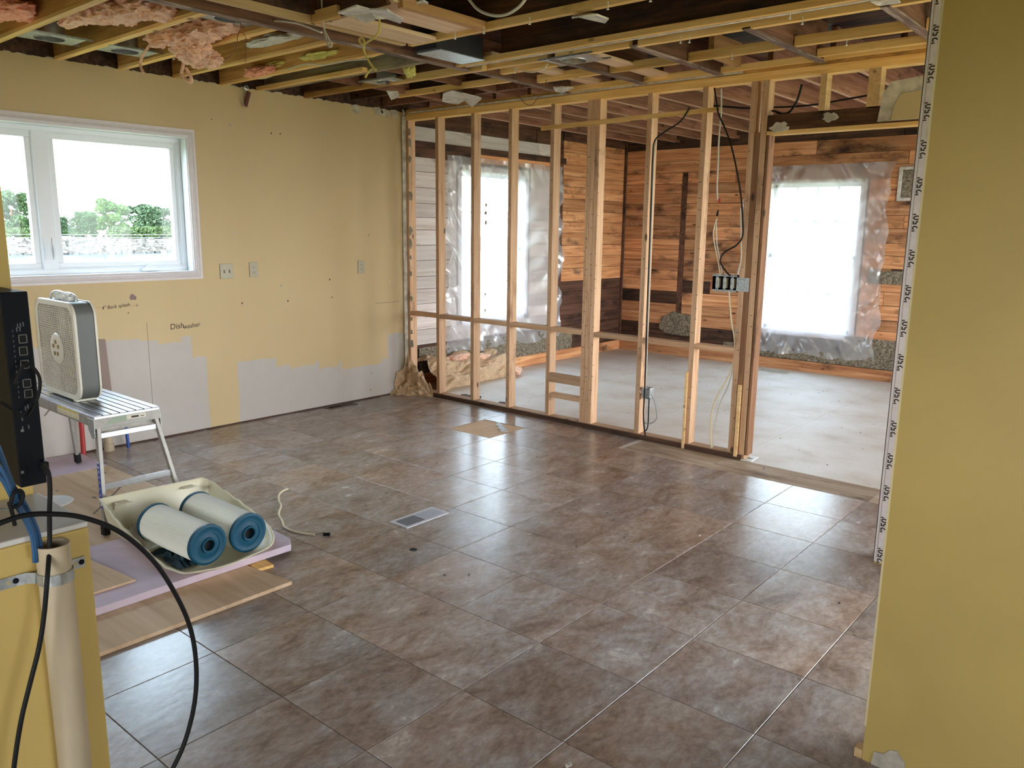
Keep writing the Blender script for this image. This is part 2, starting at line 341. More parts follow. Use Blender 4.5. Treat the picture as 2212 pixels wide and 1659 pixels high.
def sub_mat():
    m_, n, b = newmat('worn_subfloor'); L = n.links.new; N = n.nodes.new
    t = N('ShaderNodeTexCoord'); a = N('ShaderNodeTexNoise'); a.inputs['Scale'].default_value = 2.2; a.inputs['Detail'].default_value = 9; a.inputs['Roughness'].default_value = .6
    oi = N('ShaderNodeObjectInfo'); mu = N('ShaderNodeVectorMath'); mu.operation = 'ADD'; L(t.outputs['Object'], mu.inputs[0]); L(oi.outputs['Location'], mu.inputs[1])
    L(mu.outputs[0], a.inputs[0])
    r = N('ShaderNodeValToRGB'); L(a.outputs[0], r.inputs[0]); e = r.color_ramp.elements
    e[0].position = .25; e[0].color = (.52,.42,.32,1); e[1].position = .6; e[1].color = (.74,.68,.61,1)
    q = e.new(.42); q.color = (.66,.58,.49,1)
    s = N('ShaderNodeTexNoise'); s.inputs['Scale'].default_value = 60; s.inputs['Detail'].default_value = 2; L(mu.outputs[0], s.inputs[0])
    r2 = N('ShaderNodeValToRGB'); r2.color_ramp.elements[0].position = .68; r2.color_ramp.elements[1].position = .74; L(s.outputs[0], r2.inputs[0])
    mx = N('ShaderNodeMixRGB'); L(r2.outputs[0], mx.inputs[0]); L(r.outputs[0], mx.inputs[1]); mx.inputs[2].default_value = (.30,.23,.17,1)
    L(mx.outputs[0], b.inputs['Base Color']); b.inputs['Roughness'].default_value = .55
    return m_
sub_m = sub_mat()
def glass_mat(name, alpha, tint=(1,1,1)):
    m_, n, b = newmat(name); n.nodes.remove(b); L = n.links.new; N = n.nodes.new
    tr = N('ShaderNodeBsdfTransparent'); tr.inputs[0].default_value = (*tint, 1); g = N('ShaderNodeBsdfGlossy'); g.inputs['Roughness'].default_value = .02
    mx = N('ShaderNodeMixShader'); mx.inputs[0].default_value = alpha; L(tr.outputs[0], mx.inputs[1]); L(g.outputs[0], mx.inputs[2]); L(mx.outputs[0], n.nodes['Material Output'].inputs[0])
    return m_
glass = glass_mat('window_glass', .012, (.86,.92,.94))
def plastic_mat():
    m_, n, b = newmat('plastic_film'); n.nodes.remove(b); L = n.links.new; N = n.nodes.new
    tr = N('ShaderNodeBsdfTransparent'); tl = N('ShaderNodeBsdfTranslucent'); tl.inputs[0].default_value = (.95,.95,.97,1)
    df = N('ShaderNodeBsdfDiffuse'); df.inputs[0].default_value = (.85,.85,.88,1); gl = N('ShaderNodeBsdfGlossy'); gl.inputs['Roughness'].default_value = .22
    m1 = N('ShaderNodeMixShader'); m1.inputs[0].default_value = .60; L(tl.outputs[0], m1.inputs[1]); L(df.outputs[0], m1.inputs[2])
    m2 = N('ShaderNodeMixShader'); m2.inputs[0].default_value = .27; L(m1.outputs[0], m2.inputs[1]); L(gl.outputs[0], m2.inputs[2])
    m3 = N('ShaderNodeMixShader'); m3.inputs[0].default_value = .46; L(tr.outputs[0], m3.inputs[1]); L(m2.outputs[0], m3.inputs[2])
    L(m3.outputs[0], n.nodes['Material Output'].inputs[0]); return m_
film = plastic_mat()

# ------------------------------------------------------------------ the setting
XL, YS, YB, XF = -6.06, 5.43, 9.55, -6.2
ZC = 2.73
# --- floor
floor = MB().box(-6.3, 3.2, -2.2, 9.7, -.12, -.006).build('floor', sub_m, kind='structure')
tw = .0133377; ta, tb = .4588, .4553
ca, sa_ = math.cos(tw), math.sin(tw)
def tp(a, b): return (-1.8536+a*ta*ca-b*tb*sa_, 1.9075+a*ta*sa_+b*tb*ca)
def tile(a0, a1, b0, b1, name='tile', mat=None):
    g = .0017
    P = [tp(a0, b0), tp(a1, b0), tp(a1, b1), tp(a0, b1)]
    cx_ = sum(p[0] for p in P)/4; cy_ = sum(p[1] for p in P)/4
    lo = []; hi = []
    for x, y in P:
        d = Vector((cx_-x, cy_-y)); 
        lo.append((x+math.copysign(g, d.x), y+math.copysign(g, d.y), -.005)); hi.append((x+math.copysign(g+.0010, d.x), y+math.copysign(g+.0010, d.y), 0))
    mid = [(v[0], v[1], -.0012) for v in lo]
    m_ = MB().add(lo+mid+hi, [(0,3,2,1)]+[(i, (i+1) % 4, 4+(i+1) % 4, 4+i) for i in range(4)]+[(4+i, 4+(i+1) % 4, 8+(i+1) % 4, 8+i) for i in range(4)]+[(8,9,10,11)])
    return m_.build(name, mat or tile_m, floor)
for a in range(-9, 5):
    for b in range(-6, 8):
        if (a, b) == (-6, 6): continue
        if b == 7:
            if a <= -4: tile(a, a+1, 7, 7.72)
            continue
        if a == -9: tile(-9.2, -8, b, b+1); continue
        tile(a, a+1, b, b+1)
# bare plywood where a tile is missing, and the torn piece left in it
rbx('patch_panel', pine_y, (-4.66, -4.20, 4.63, 5.09, -.0058, -.0042), floor, bevel=0)
TT = [at(2, 0, *p) for p in ((1071,911),(1081,914),(1099,931),(1088,933),(1081,932),(1083,928),(1075,925),(1078,921),(1070,918),(1073,915))]
MB().prism([(p.x, p.y) for p in TT], 2, -.004, .002).build('torn_tile', plain('tile_backing', (.42,.40,.38), .5, var=.3, scale=30), floor)
for (x0, x1) in ((-3.24, -2.53), (-2.525, -1.42)):
    rbx('plywood_strip', ply_dirty, (x0, x1, 5.085, 5.415, -.0058, -.003), floor, bevel=0)
MB().prism([(-1.5,5.0),(-.9,5.0),(-.9,5.5),(-2.39,5.5),(-2.39,5.42)], 2, -.0058, -.0044).build('plywood_strip', ply_dirty, floor)
for (x0, x1, y0, y1) in ((-6.2,-4.95,5.5,7.5),(-4.95,-2.5,5.5,6.75),(-2.5,-.1,5.42,7.9),(-6.2,-4.95,7.5,9.55),(-4.95,-3.75,6.75,9.55),(-3.75,-2.5,6.75,9.0),(-2.5,-.1,7.9,9.55),(-3.75,-2.5,9.0,9.55)):
    rbx('subfloor_panel', sub_m, (x0+.0015, x1-.0015, y0+.0015, y1-.0015, -.006, -.001), floor, bevel=0)
MB().cyl((-2.952,2.666,-.003), (-2.952,2.666,.0006), .021, 20).build('drain_hole', dark_in, floor)

# --- left wall with window 1
def wall_x(name, mat, x0, x1, y0, y1, z0, z1, holes, **k):
    m_ = MB(); ys = sorted({y0, y1}|{h[0] for h in holes}|{h[1] for h in holes})
    for a, b in zip(ys[:-1], ys[1:]):
        hs = [h for h in holes if h[0] <= a+1e-6 and h[1] >= b-1e-6]
        if not hs: m_.box(x0, x1, a, b, z0, z1)
        for h in hs: m_.box(x0, x1, a, b, z0, h[2]); m_.box(x0, x1, a, b, h[3], z1)
    return m_.build(name, mat, kind='structure', **k)
def wall_y(name, mat, x0, x1, y0, y1, z0, z1, holes, **k):
    m_ = MB(); xs = sorted({x0, x1}|{h[0] for h in holes}|{h[1] for h in holes})
    for a, b in zip(xs[:-1], xs[1:]):
        hs = [h for h in holes if h[0] <= a+1e-6 and h[1] >= b-1e-6]
        if not hs: m_.box(a, b, y0, y1, z0, z1)
        for h in hs: m_.box(a, b, y0, y1, z0, h[2]); m_.box(a, b, y0, y1, h[3], z1)
    return m_.build(name, mat, kind='structure', **k)
WL_ORG = Vector((0, 1.605, .0))
# (bbox centre of the wall board: y from -2.2 to 5.41)
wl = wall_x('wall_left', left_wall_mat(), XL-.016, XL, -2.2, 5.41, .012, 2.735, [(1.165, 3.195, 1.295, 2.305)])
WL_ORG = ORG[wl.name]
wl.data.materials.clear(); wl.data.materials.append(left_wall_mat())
wall_x('wall_left_core', brd_dk, XL-.16, XL-.017, -2.2, 5.5, -.1, 2.99, [(1.165, 3.195, 1.295, 2.305)])
# torn top and far edges of the drywall
m_ = MB()
y = -.5
while y < 5.40:
    d = random.uniform(.03, .12); h = random.uniform(.002, .012)
    m_.prism([(y, 2.73), (y+d, 2.73), (y+d*.8, 2.735+h*random.random()), (y+d*.3, 2.735+h)], 0, XL-.014, XL-.001); y += d
m_.build('torn_edge', plaster, wl)
m_ = MB(); z = .04
while z < 2.72:
    d = random.uniform(.02, .09); q = random.uniform(.004, .028)
    m_.prism([(5.405, z), (5.412+q, z+d*.3), (5.41+q*random.random(), z+d*.8), (5.405, z+d)], 0, XL-.015, XL+random.uniform(-.004, .004)); z += d
m_.build('torn_edge', plaster, wl)
for (y, z) in ((5.04,2.72),(5.12,2.715),(5.24,2.72),(4.78,2.71)):
    pts = [(y, z+.02), (y+.07, z+.03), (y+.11, z-.01), (y+.08, z-.05), (y+.02, z-.035)]
    MB().prism([(p[0]+random.uniform(-.01, .01), p[1]) for p in pts], 0, XL, XL+.006).build('drywall_flap', plaster, wl)
# seam, scars and scratches
rbx('seam', ink, (XL, XL+.0006, 2.787, 2.789, .06, .92), wl, bevel=0)
rbx('seam', ink, (XL, XL+.0006, 5.02, 5.32, .924, .9265), wl, bevel=0)
def blot(y, z, r, mat, ax=0):
    P = [(y+r*math.cos(a)*random.uniform(.5, 1.1), z+r*math.sin(a)*random.uniform(.6, 1.2)) for a in [k*math.pi/4 for k in range(8)]]
    MB().prism(P, 0, XL-.0005, XL+.0008).build('scar', mat, wl)
for px, py, r in ((287,642,.030),):
    p = at(0, XL, px, py); blot(p.y, p.z, r, plain('bare_patch', (.25,.17,.16), .8))
for px, py, r in ((508,503,.012),(614,505,.012),(708,508,.013),(843,608,.016),(586,288,.008),(605,289,.008),(700,287,.012),(496,270,.012),(457,258,.006),(607,617,.014),(622,650,.01),(712,604,.01),(717,642,.008),(523,655,.01),(796,508,.006),(802,806,.006),(800,842,.008),(277,676,.006)):
    p = at(0, XL, px, py); blot(p.y, p.z, r, brd_dky if r < .011 else plaster)
# handwriting
def writing(name, txt, pos, size, R_, mat, parent, shear=0, ext=.0004, bold=0):
    cu = bpy.data.curves.new(name, 'FONT'); cu.body = txt; cu.size = size; cu.shear = shear; cu.extrude = ext; cu.offset = bold; cu.resolution_u = 3
    cu.align_x = 'CENTER'; cu.align_y = 'CENTER'
    t = bpy.data.objects.new(name+'_t', cu); C.objects.link(t); t.matrix_world = Matrix.Translation(pos)@R_.to_4x4()
    bpy.context.view_layer.update()
    me = bpy.data.meshes.new_from_object(t.evaluated_get(bpy.context.evaluated_depsgraph_get()))
    me.transform(Matrix.Translation(-ORG[parent.name])@t.matrix_world)
    bpy.data.objects.remove(t)
    me.materials.clear(); me.materials.append(mat)
    o = bpy.data.objects.new(name, me); C.objects.link(o); o.parent = parent; ORG[o.name] = ORG[parent.name]; return o
RX = Matrix(((0,0,1),(1,0,0),(0,1,0)))          # text readable from +X : x->+Y, y->+Z, z->+X
p = at(0, XL+.001, 250, 662)
writing('handwriting', '4" Back splash', p+Vector((0,.0,0)), .036, RX@Matrix.Rotation(.07, 3, 'Z'), ink, wl, .25)
p2 = at(0, XL+.001, 394, 705)
writing('handwriting', 'Dish', p2+Vector((0,-.045,.004)), .062, RX@Matrix.Rotation(.05, 3, 'Z'), ink, wl, .15)
writing('handwriting', 'washer', p2+Vector((0,.075,-.001)), .050, RX@Matrix.Rotation(.08, 3, 'Z'), ink, wl, .2)
m_ = MB()
a = at(0, XL+.001, 207, 664); b = at(0, XL+.001, 217, 664); m_.bar(a, b, .004, .001)
a = at(0, XL+.001, 281, 660.5); b = at(0, XL+.001, 298, 659.5); m_.bar(a, b, .004, .001)
m_.bar(b, b+Vector((0,-.014,.012)), .004, .001); m_.bar(b, b+Vector((0,-.014,-.010)), .004, .001)
m_.build('marker_arrow', ink, wl)

# --- window 1 (casement pair in the left wall)
win = empty('window_1', (XL, 2.18, 1.295), kind='structure')
def ring_x(mb, x0, x1, y0, y1, z0, z1, t):
    mb.box(x0, x1, y0, y1, z0, z0+t); mb.box(x0, x1, y0, y1, z1-t, z1); mb.box(x0, x1, y0, y0+t, z0+t, z1-t); mb.box(x0, x1, y1-t, y1, z0+t, z1-t)
# moulded casing, mitred
def casing_ring(x, y0, y1, z0, z1, wd, mat, par, sgn=1):
    prof = [(0, 0), (0, .010), (.25, .014), (.3, .019), (.62, .013), (.75, .018), (1, .018), (1, 0)]
    cor_in = [(y0, z0), (y1, z0), (y1, z1), (y0, z1)]; out = [(y0-wd, z0-wd), (y1+wd, z0-wd), (y1+wd, z1+wd), (y0-wd, z1+wd)]
    for i in range(4):
        j = (i+1) % 4; V = []
        for q in (i, j):
            for t, d in prof:
                V.append((x+sgn*d, cor_in[q][0]*(1-t)+out[q][0]*t, cor_in[q][1]*(1-t)+out[q][1]*t))
        n = len(prof)
        MB().add(V, [(k, (k+1) % n, n+(k+1) % n, n+k) for k in range(n)]+[tuple(range(n)), tuple(range(n, 2*n))]).build('casing', mat, par, fix=True)
casing_ring(XL, 1.165, 3.195, 1.295, 2.305, .062, casing, win)
m_ = MB()                                        # deep jamb liner
m_.box(XL-.16, XL, 1.165, 3.195, 1.285, 1.297); m_.box(XL-.16, XL, 1.165, 3.195, 2.303, 2.315); m_.box(XL-.16, XL, 3.19, 3.2, 1.295, 2.305); m_.box(XL-.16, XL, 1.16, 1.17, 1.295, 2.305)
m_.build('jamb', vinyl, win)
m_ = MB(); ring_x(m_, XL-.17, XL-.09, 1.17, 3.19, 1.297, 2.303, .035); m_.box(XL-.17, XL-.09, 2.14, 2.24, 1.33, 2.27); m_.build('window_frame', vinyl, win, bevel=.003)
for (y0, y1, nm) in ((1.20, 2.15, 'sash'), (2.23, 3.16, 'sash')):
    m_ = MB(); ring_x(m_, XL-.155, XL-.105, y0, y1, 1.325, 2.275, .052); ring_x(m_, XL-.150, XL-.098, y0+.004, y1-.004, 1.33, 2.27, .012)
    s_ = m_.build(nm, vinyl, win, bevel=.003)
    rbx('pane', glass, (XL-.134, XL-.130, y0+.05, y1-.05, 1.375, 2.225), s_, bevel=0)
for y in (2.165, 2.215):                          # lock levers on the mullion
    m_ = MB(); m_.box(XL-.09, XL-.083, y-.008, y+.008, 1.40, 1.55); m_.bar((XL-.083, y, 1.415), (XL-.066, y, 1.50), .01, .006); m_.build('lock_lever', vinyl, win, bevel=.002)
m_ = MB(); m_.box(XL-.10, XL-.055, 2.82, 2.95, 1.302, 1.322); m_.tube(spline([(XL-.07,2.84,1.322),(XL-.06,2.87,1.343),(XL-.055,2.92,1.345),(XL-.05,2.945,1.326)], 5), .006, 6)
m_.build('crank_handle', vinyl, win, bevel=.004)
rbx('warning_label', whitep, (XL-.1055, XL-.1045, 2.63, 2.78, 1.352, 1.362), win, bevel=0)

# --- middle stud wall
wm = empty('wall_middle', (-4.2, YS+.045, 0), kind='structure')
D0, D1 = YS, YS+.09
def stud(x, wd=.04, z0=.04, z1=2.66, mat=stud_z, y0=D0, y1=D1, nm='stud'):
    return rbx(nm, mat, (x, x+wd, y0, y1, z0, z1), wm)
for x in (-6.055, -5.641, -5.179, -4.731, -4.270): stud(x)
for x in (-3.898, -3.857, -3.816): stud(x, .039)
stud(-3.349, .042, mat=stud_z); stud(-2.895, .042)
m_ = stud(-2.53, .042, mat=stud_z); stud(-2.486, .040, mat=stud_dark, z1=2.32); stud(-2.444, .042, mat=stud_z)
stud(-2.395, .018, z1=2.30, mat=stud_dark, nm='jack_strip')
rbx('scab_strip', furr_y, (-2.905, -2.885, D0-.02, D0-.002, .0, .60), wm)
rbx('scab_strip', furr_y, (-2.475, -2.45, D0-.02, D0-.002, .02, .56), wm)
rbx('sole_plate', stud_x, (-6.05, -2.40, D0, D1, -.004, .04), wm)
rbx('plate_lip', brd_dk, (-5.75, -2.42, D0-.012, D0-.001, -.004, .036), wm, bevel=0)
rbx('top_plate', furr_x, (-6.05, -.2, D0, D1, 2.66, 2.715), wm)
rbx('top_plate', joist_x, (-6.05, -.2, D0+.005, D1, 2.716, 2.76), wm)
rbx('ceiling_strip', plast_w, (-6.0, -2.6, D0-.010, D0+.004, 2.722, 2.735), wm, bevel=0)
rbx('ceiling_strip', furr_x, (-4.1, -.2, D0-.045, D0-.012, 2.735, 2.775), wm)
for x in (-2.06, -1.76): rbx('cripple_stud', furr_y, (x, x+.042 if x < -2 else x+.075, D0, D1, 2.42, 2.66), wm)
xs = [-6.055, -5.641, -5.179, -4.731, -4.270, -3.898]
for a, b in zip(xs[:-1], xs[1:]): rbx('block', stud_x, (a+.04, b, D0+.004, D1-.004, .785, .825), wm)
for a, b in ((-3.777,-3.349),(-3.307,-2.895),(-2.853,-2.53)): rbx('block', stud_x, (a, b, D0+.004, D1-.004, .780, .82), wm)
rbx('block', stud_x, (-4.228, -3.898, D0-.002, D0+.038, .345, .425), wm); rbx('block', stud_x, (-4.228, -3.898, D0+.01, D1-.01, .205, .245), wm)
m_ = MB(); m_.bar((-4.36, D0-.009, 2.475), (-3.5, D0-.009, 2.487), .034, .016, up=(0,1,0)); m_.bar((-3.62, D0-.02, 2.487), (-2.75, D0-.012, 2.497), .032, .012, up=(0,1,0))
m_.build('batten', furr_x, wm)
MB().box(-2.40, -1.0, D0, D1, 2.325, 2.43).build('header', joist_dk_x, wm)
rbx('header_underside', furr_x, (-2.40, -1.0, D0, D1, 2.30, 2.325), wm)
# drywall left on the header and patches
MB().prism([(-1.68,2.335),(-1.02,2.335),(-1.02,2.60),(-1.30,2.575),(-1.42,2.585),(-1.62,2.565),(-1.66,2.50)], 1, D0-.014, D0-.001).build('drywall_remnant', plaster, wm)
MB().prism([(-1.60,2.337),(-1.02,2.337),(-1.02,2.56),(-1.34,2.55),(-1.42,2.50),(-1.55,2.49),(-1.59,2.42)], 1, D0-.018, D0-.0145).build('drywall_paint_skin', yellow, wm)
for cx_, cz, rr in ((-2.31,2.345,.05),(-1.975,2.385,.042),(-4.06,2.70,.0),):
    if rr:
        P = [(cx_+rr*1.35*math.cos(a)*random.uniform(.62, 1.1), cz+rr*.75*math.sin(a)*random.uniform(.6, 1.15)) for a in [k*math.pi/9 for k in range(18)]]
        MB().prism(P, 1, D0-.012, D0-.001).build('drywall_patch', plaster, wm)
# bent nails along the stud faces
m_ = MB()
for x in xs[1:]+[-3.88,-3.84,-3.80,-3.33,-2.88,-2.52,-2.43]:
    z = .12
    while z < 2.4:
        z += random.uniform(.07, .13)
        if random.random() < .85:
            q = x+random.uniform(.006, .034); m_.bar((q, D0, z), (q+random.uniform(-.012, .012), D0-.012, z+random.uniform(-.004, .004)), .0035, .0035)
m_.build('nail', darkm, wm, kind='stuff')
# shreds of drywall stuck on the first studs
for x, zz in ((-6.02, [2.55,2.45,2.3,1.95,1.62,1.5,1.36,1.2,.95,.75,.62,.5]), (-5.10, [1.86,1.79,1.70,1.05,.9])):
    for z in zz:
        r_ = random.uniform(.015, .045) if x < -6 else random.uniform(.01, .02)
        P = [(x+r_*math.cos(a)*random.uniform(.4, 1), z+r_*1.5*math.sin(a)*random.uniform(.5, 1.1)) for a in [k*math.pi/4 for k in range(8)]]
        MB().prism([(p[0]+(.03 if x < -6 else .03), p[1]) for p in P], 1, D0-.008+.09*(x > -6), D0-.001+.09*(x > -6)).build('drywall_shred', plaster, wm)
rbx('drywall_edge_strip', plaster, (-6.058, -6.045, D0-.05, D0-.002, .05, 2.70), wm, bevel=.003)

# --- back room walls, every board a piece
wb = wall_y('wall_back', brd_dk, XF-.2, 1.0, YB+.02, YB+.16, -.1, 3.0, [(-4.16, -3.02, .44, 2.26)])
def boards(par, ax, plane, a0, a1, z0, z1, holes, mats, thick=.018, hmin=.125, hmax=.165, splits=1.1):
    z = z0
    while z < z1-.02:
        h = min(random.uniform(hmin, hmax), z1-z)
        if z1-(z+h) < .05: h = z1-z
        cuts = [a0]; p_ = a0
        while True:
            p_ += random.uniform(splits, splits*2.4)
            if p_ > a1-.4: break
            cuts.append(p_)
        cuts.append(a1); segs = []
        for s0, s1 in zip(cuts[:-1], cuts[1:]):
            parts = [(s0, s1)]
            for h0, h1, hz0, hz1 in holes:
                if z+h/2 > hz0 and z+h/2 < hz1:
                    new = []
                    for q0, q1 in parts:
                        if q1 <= h0 or q0 >= h1: new.append((q0, q1)); continue
                        if q0 < h0: new.append((q0, h0))
                        if q1 > h1: new.append((h1, q1))
                    parts = new
            segs += parts
        for q0, q1 in segs:
            if q1-q0 < .02: continue
            g = .0022; off = random.uniform(-.003, .003)
            mat = mats(.5*(q0+q1), z+h/2)
            if ax == 1: bb = (q0+g, q1-g, plane+off, plane+thick, z+g, z+h-g)
            else: bb = (plane-thick, plane+off, q0+g, q1-g, z+g, z+h-g)
            rbx('board', mat, bb, par, bevel=.0015)
        z += h
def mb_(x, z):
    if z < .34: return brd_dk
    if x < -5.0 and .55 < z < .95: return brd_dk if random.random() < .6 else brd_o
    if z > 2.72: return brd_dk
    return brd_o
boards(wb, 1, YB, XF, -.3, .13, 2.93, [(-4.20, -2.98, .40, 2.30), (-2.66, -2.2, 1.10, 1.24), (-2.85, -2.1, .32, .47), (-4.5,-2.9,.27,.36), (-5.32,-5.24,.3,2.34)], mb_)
rbx('dark_stripe', brd_dky, (-5.32, -5.24, YB+.002, YB+.018, .3, 2.34), wb)
rbx('corner_trim', brd_dky, (XF, XF+.03, YB-.03, YB, .13, 2.9), wb)
rbx('baseboard_back', brd_o, (XF, -.3, YB-.024, YB+.002, -.001, .125), wb)
MB().grid(lambda u, v: (-3.1+u*.95, YB-.004-.02*random.random(), .13+v*.34), 40, 16).build('nest_debris', mouse, wb, smooth=True)
MB().grid(lambda u, v: (-4.6+u*1.6, YB-.002-.016*random.random(), .13+v*.13), 50, 7).build('nest_debris', mouse, wb, smooth=True)
MB().grid(lambda u, v: (-2.9+u*.5, YB-.002-.02*random.random(), 1.09+v*.15), 22, 7).build('nest_debris', mouse, wb, smooth=True)
P = [(-5.28+.30*math.cos(a)*random.uniform(.85, 1.05), .42+.17*math.sin(a)*random.uniform(.85, 1.1)) for a in [k*math.pi/7 for k in range(14)]]
MB().prism(P, 1, YB-.012, YB-.002).build('plaster_patch', mouse, wb)
# hole framed in torn drywall beside window 3
m_ = MB()
for bb in ((-2.66,-2.2,2.33,2.365),(-2.68,-2.64,2.02,2.36),(-2.68,-2.2,2.0,2.035)): m_.box(bb[0], bb[1], YB-.02, YB-.002, bb[2], bb[3])
m_.build('drywall_remnant', plast_w, wb, bevel=.006); rbx('lath_hole', mouse, (-2.64, -2.2, YB-.012, YB-.001, 2.03, 2.34), wb)

wf = wall_x('wall_far_left', brd_dky, XF-.16, XF-.02, 5.5, YB+.1, -.1, 3.0, [(6.32, 7.48, .60, 2.30)])
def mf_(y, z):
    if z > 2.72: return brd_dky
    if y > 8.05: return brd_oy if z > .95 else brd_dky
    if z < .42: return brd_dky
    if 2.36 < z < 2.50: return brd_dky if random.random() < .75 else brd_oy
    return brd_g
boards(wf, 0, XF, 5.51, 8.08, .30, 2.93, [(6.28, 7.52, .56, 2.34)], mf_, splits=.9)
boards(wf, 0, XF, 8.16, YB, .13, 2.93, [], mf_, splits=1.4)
rbx('dark_stripe', brd_dky, (XF-.018, XF+.004, 8.085, 8.155, .15, 2.5), wf)
rbx('dark_rail', brd_dky, (XF-.01, XF+.012, 5.6, 8.2, 2.44, 2.51), wf)
MB().grid(lambda u, v: (XF+.002+.02*random.random(), 5.7+u*2.7, .12+v*.28), 90, 12).build('nest_debris', mouse, wf, smooth=True)
rbx('baseboard_far', brd_oy, (XF-.002, XF+.024, 5.55, YB-.02, -.001, .125), wf)

def sash_window(n, plane, ax, a0, a1, z0, z1, cols, sgn, mid=None):
    """double-hung window set in the wall; sgn = direction to the inside"""
    org = (plane, (a0+a1)/2, z0) if ax == 0 else ((a0+a1)/2, plane, z0)
    r_ = empty('window_%d' % n, org, kind='structure')
    def bb(p0, p1, q0, q1, y0, y1):
        a, b = sorted((plane+sgn*p0, plane+sgn*p1)); 
        return (a, b, q0, q1, y0, y1) if ax == 0 else (q0, q1, a, b, y0, y1)
    m_ = MB(); t = .045
    for q in (bb(-.14, .0, a0, a1, z0-.02, z0+t), bb(-.14, .0, a0, a1, z1-t, z1+.02), bb(-.14, .0, a0-.02, a0+t, z0, z1), bb(-.14, .0, a1-t, a1+.02, z0, z1)): m_.box(*q)
    m_.build('window_frame', casing, r_, bevel=.003)
    zm = mid or (z0+z1)/2
    for (s0, s1, dep) in ((zm-.02, z1-t, -.11), (z0+t, zm+.02, -.07)):
        b0, b1 = a0+t, a1-t; k = .042; m_ = MB()
        for q in (bb(dep-.03, dep, b0, b1, s0, s0+k), bb(dep-.03, dep, b0, b1, s1-k, s1), bb(dep-.03, dep, b0, b0+k, s0, s1), bb(dep-.03, dep, b1-k, b1, s0, s1)): m_.box(*q)
        sh = m_.build('sash', vinyl, r_, bevel=.002)
        m_ = MB()
        for i in range(1, cols):
            c = b0+k+(b1-b0-2*k)*i/cols; m_.box(*bb(dep-.024, dep-.006, c-.013, c+.013, s0+k, s1-k))
        c = (s0+s1)/2; m_.box(*bb(dep-.024, dep-.006, b0+k, b1-k, c-.013, c+.013))
        m_.build('muntin', vinyl, sh)
        MB().box(*bb(dep-.017, dep-.013, b0+k, b1-k, s0+k, s1-k)).build('pane', glass, sh)
    return r_
sash_window(3, YB, 1, -4.16, -3.02, .44, 2.26, 4, -1, 1.37)
sash_window(2, XF, 0, 6.32, 7.48, .60, 2.30, 4, 1, 1.42)

# --- plastic sheets over the two back windows
def sheet(name, ax, plane, sgn, a0, a1, z0, z1, label, skew=0.0, seed=1, win_=None):
    rnd = random.Random(seed); ph = [rnd.uniform(0, 6) for _ in range(8)]
    def fn(u, v):
        a = a0+u*(a1-a0); z = z0+v*(z1-z0)
        ed = min(u, 1-u, v*1.2, (1-v)*1.2)
        e2 = max(0, 1-ed/.16)
        d = .02+e2*(.022*math.sin(31*v+ph[0]+6*math.sin(9*u))+.02*math.sin(26*u+ph[1]+4*math.sin(12*v+ph[5])))+.006*math.sin(13*u+7*v+ph[2])+.004*math.sin(41*v+ph[3]-19*u)
        d += e2*.018*abs(math.sin(47*(u+v)+ph[4]))
        if u < .02 or u > .98: a += .02*math.sin(17*v+ph[3])+.012*math.sin(39*v)
        if v < .02: z += .02*math.sin(15*u+ph[6])
        z += skew*(1-u)
        d = max(d, .004)
        return (plane+sgn*d, a, z) if ax == 0 else (a, plane+sgn*d, z)
    return MB().grid(fn, 70, 90).build(name, film, smooth=True, fix=False, label=label, cat='sheet')
sheet('plastic_sheet', 1, YB-.003, -1, -4.42, -2.74, .20, 2.42, 'clear plastic film over the window in the far orange board wall', seed=3)
sheet('plastic_sheet', 0, XF+.003, 1, 6.10, 8.10, .30, 2.40, 'clear plastic film over the window behind the left studs', seed=5)

# --- unseen sides that close the room; their openings are added for fill light
wall_x('wall_far_right', brd_o, -.3, -.14, 5.5, YB+.1, -.1, 3.0, [(5.9, 9.0, .45, 2.45)])
wall_x('wall_right', gold, 3.0, 3.15, -2.2, 5.5, -.1, 3.0, [(-.2, .8, .9, 2.0), (2.9, 5.1, .4, 2.4)])
wall_y('wall_front', gold, -6.2, 3.15, -2.35, -2.2, -.1, 3.0, [(-4.0, -2.8, 1.0, 2.0), (-.7, .8, .95, 2.1)])
# near wall on the right, and the pier with the corner bead behind it
nr = MB().box(-.629, 3.0, 2.479, 2.60, .0, 2.72).build('wall_near_right', gold, kind='structure')
rbx('corner_edge', plain('pale_corner_paint', (.72,.62,.36), .5), (-.632, -.626, 2.476, 2.60, .12, 2.72), nr, bevel=.001)
P = [(-.60,.0),(-.50,.0),(-.505,.05),(-.515,.058),(-.53,.078),(-.55,.072),(-.565,.052),(-.595,.045)]
MB().prism(P, 1, 2.474, 2.4785).build('torn_patch', plaster, nr)
rbx('baseboard_stub', furr_y, (-.655, -.63, 2.48, 2.52, 0, .03), nr)
pier = MB().box(-1.093, -.55, 4.137, 4.26, 0, 2.75).build('wall_pier', gold, kind='structure')
bead_m = plain('corner_bead_paper', (.60,.56,.60), .6, var=.06, scale=25)
m_ = MB(); m_.box(-1.098, -1.035, 4.1335, 4.1365, .01, 2.75); m_.box(-1.0985, -1.0945, 4.1335, 4.20, .01, 2.75)
bead = m_.build('corner_bead', bead_m, pier)
rbx('bead_line', plain('bead_line_ink', (.10,.09,.11), .6), (-1.083, -1.0815, 4.1328, 4.1336, .03, 2.7), pier, bevel=0)
RYv = Matrix(((0,-1,0),(0,0,-1),(1,0,0)))       # reads upwards, faces -Y
for k in range(17):
    z = .045+k*.166
    writing('printed_number', '\u0131250\u0131' if False else "'250'", Vector((-1.060, 4.1325, z)), .045, RYv, ink, pier, 0, .0002, .0012)
rbx('mud_spot', plaster, (-1.06, -1.03, 4.130, 4.133, 2.08, 2.13), pier, bevel=.003)

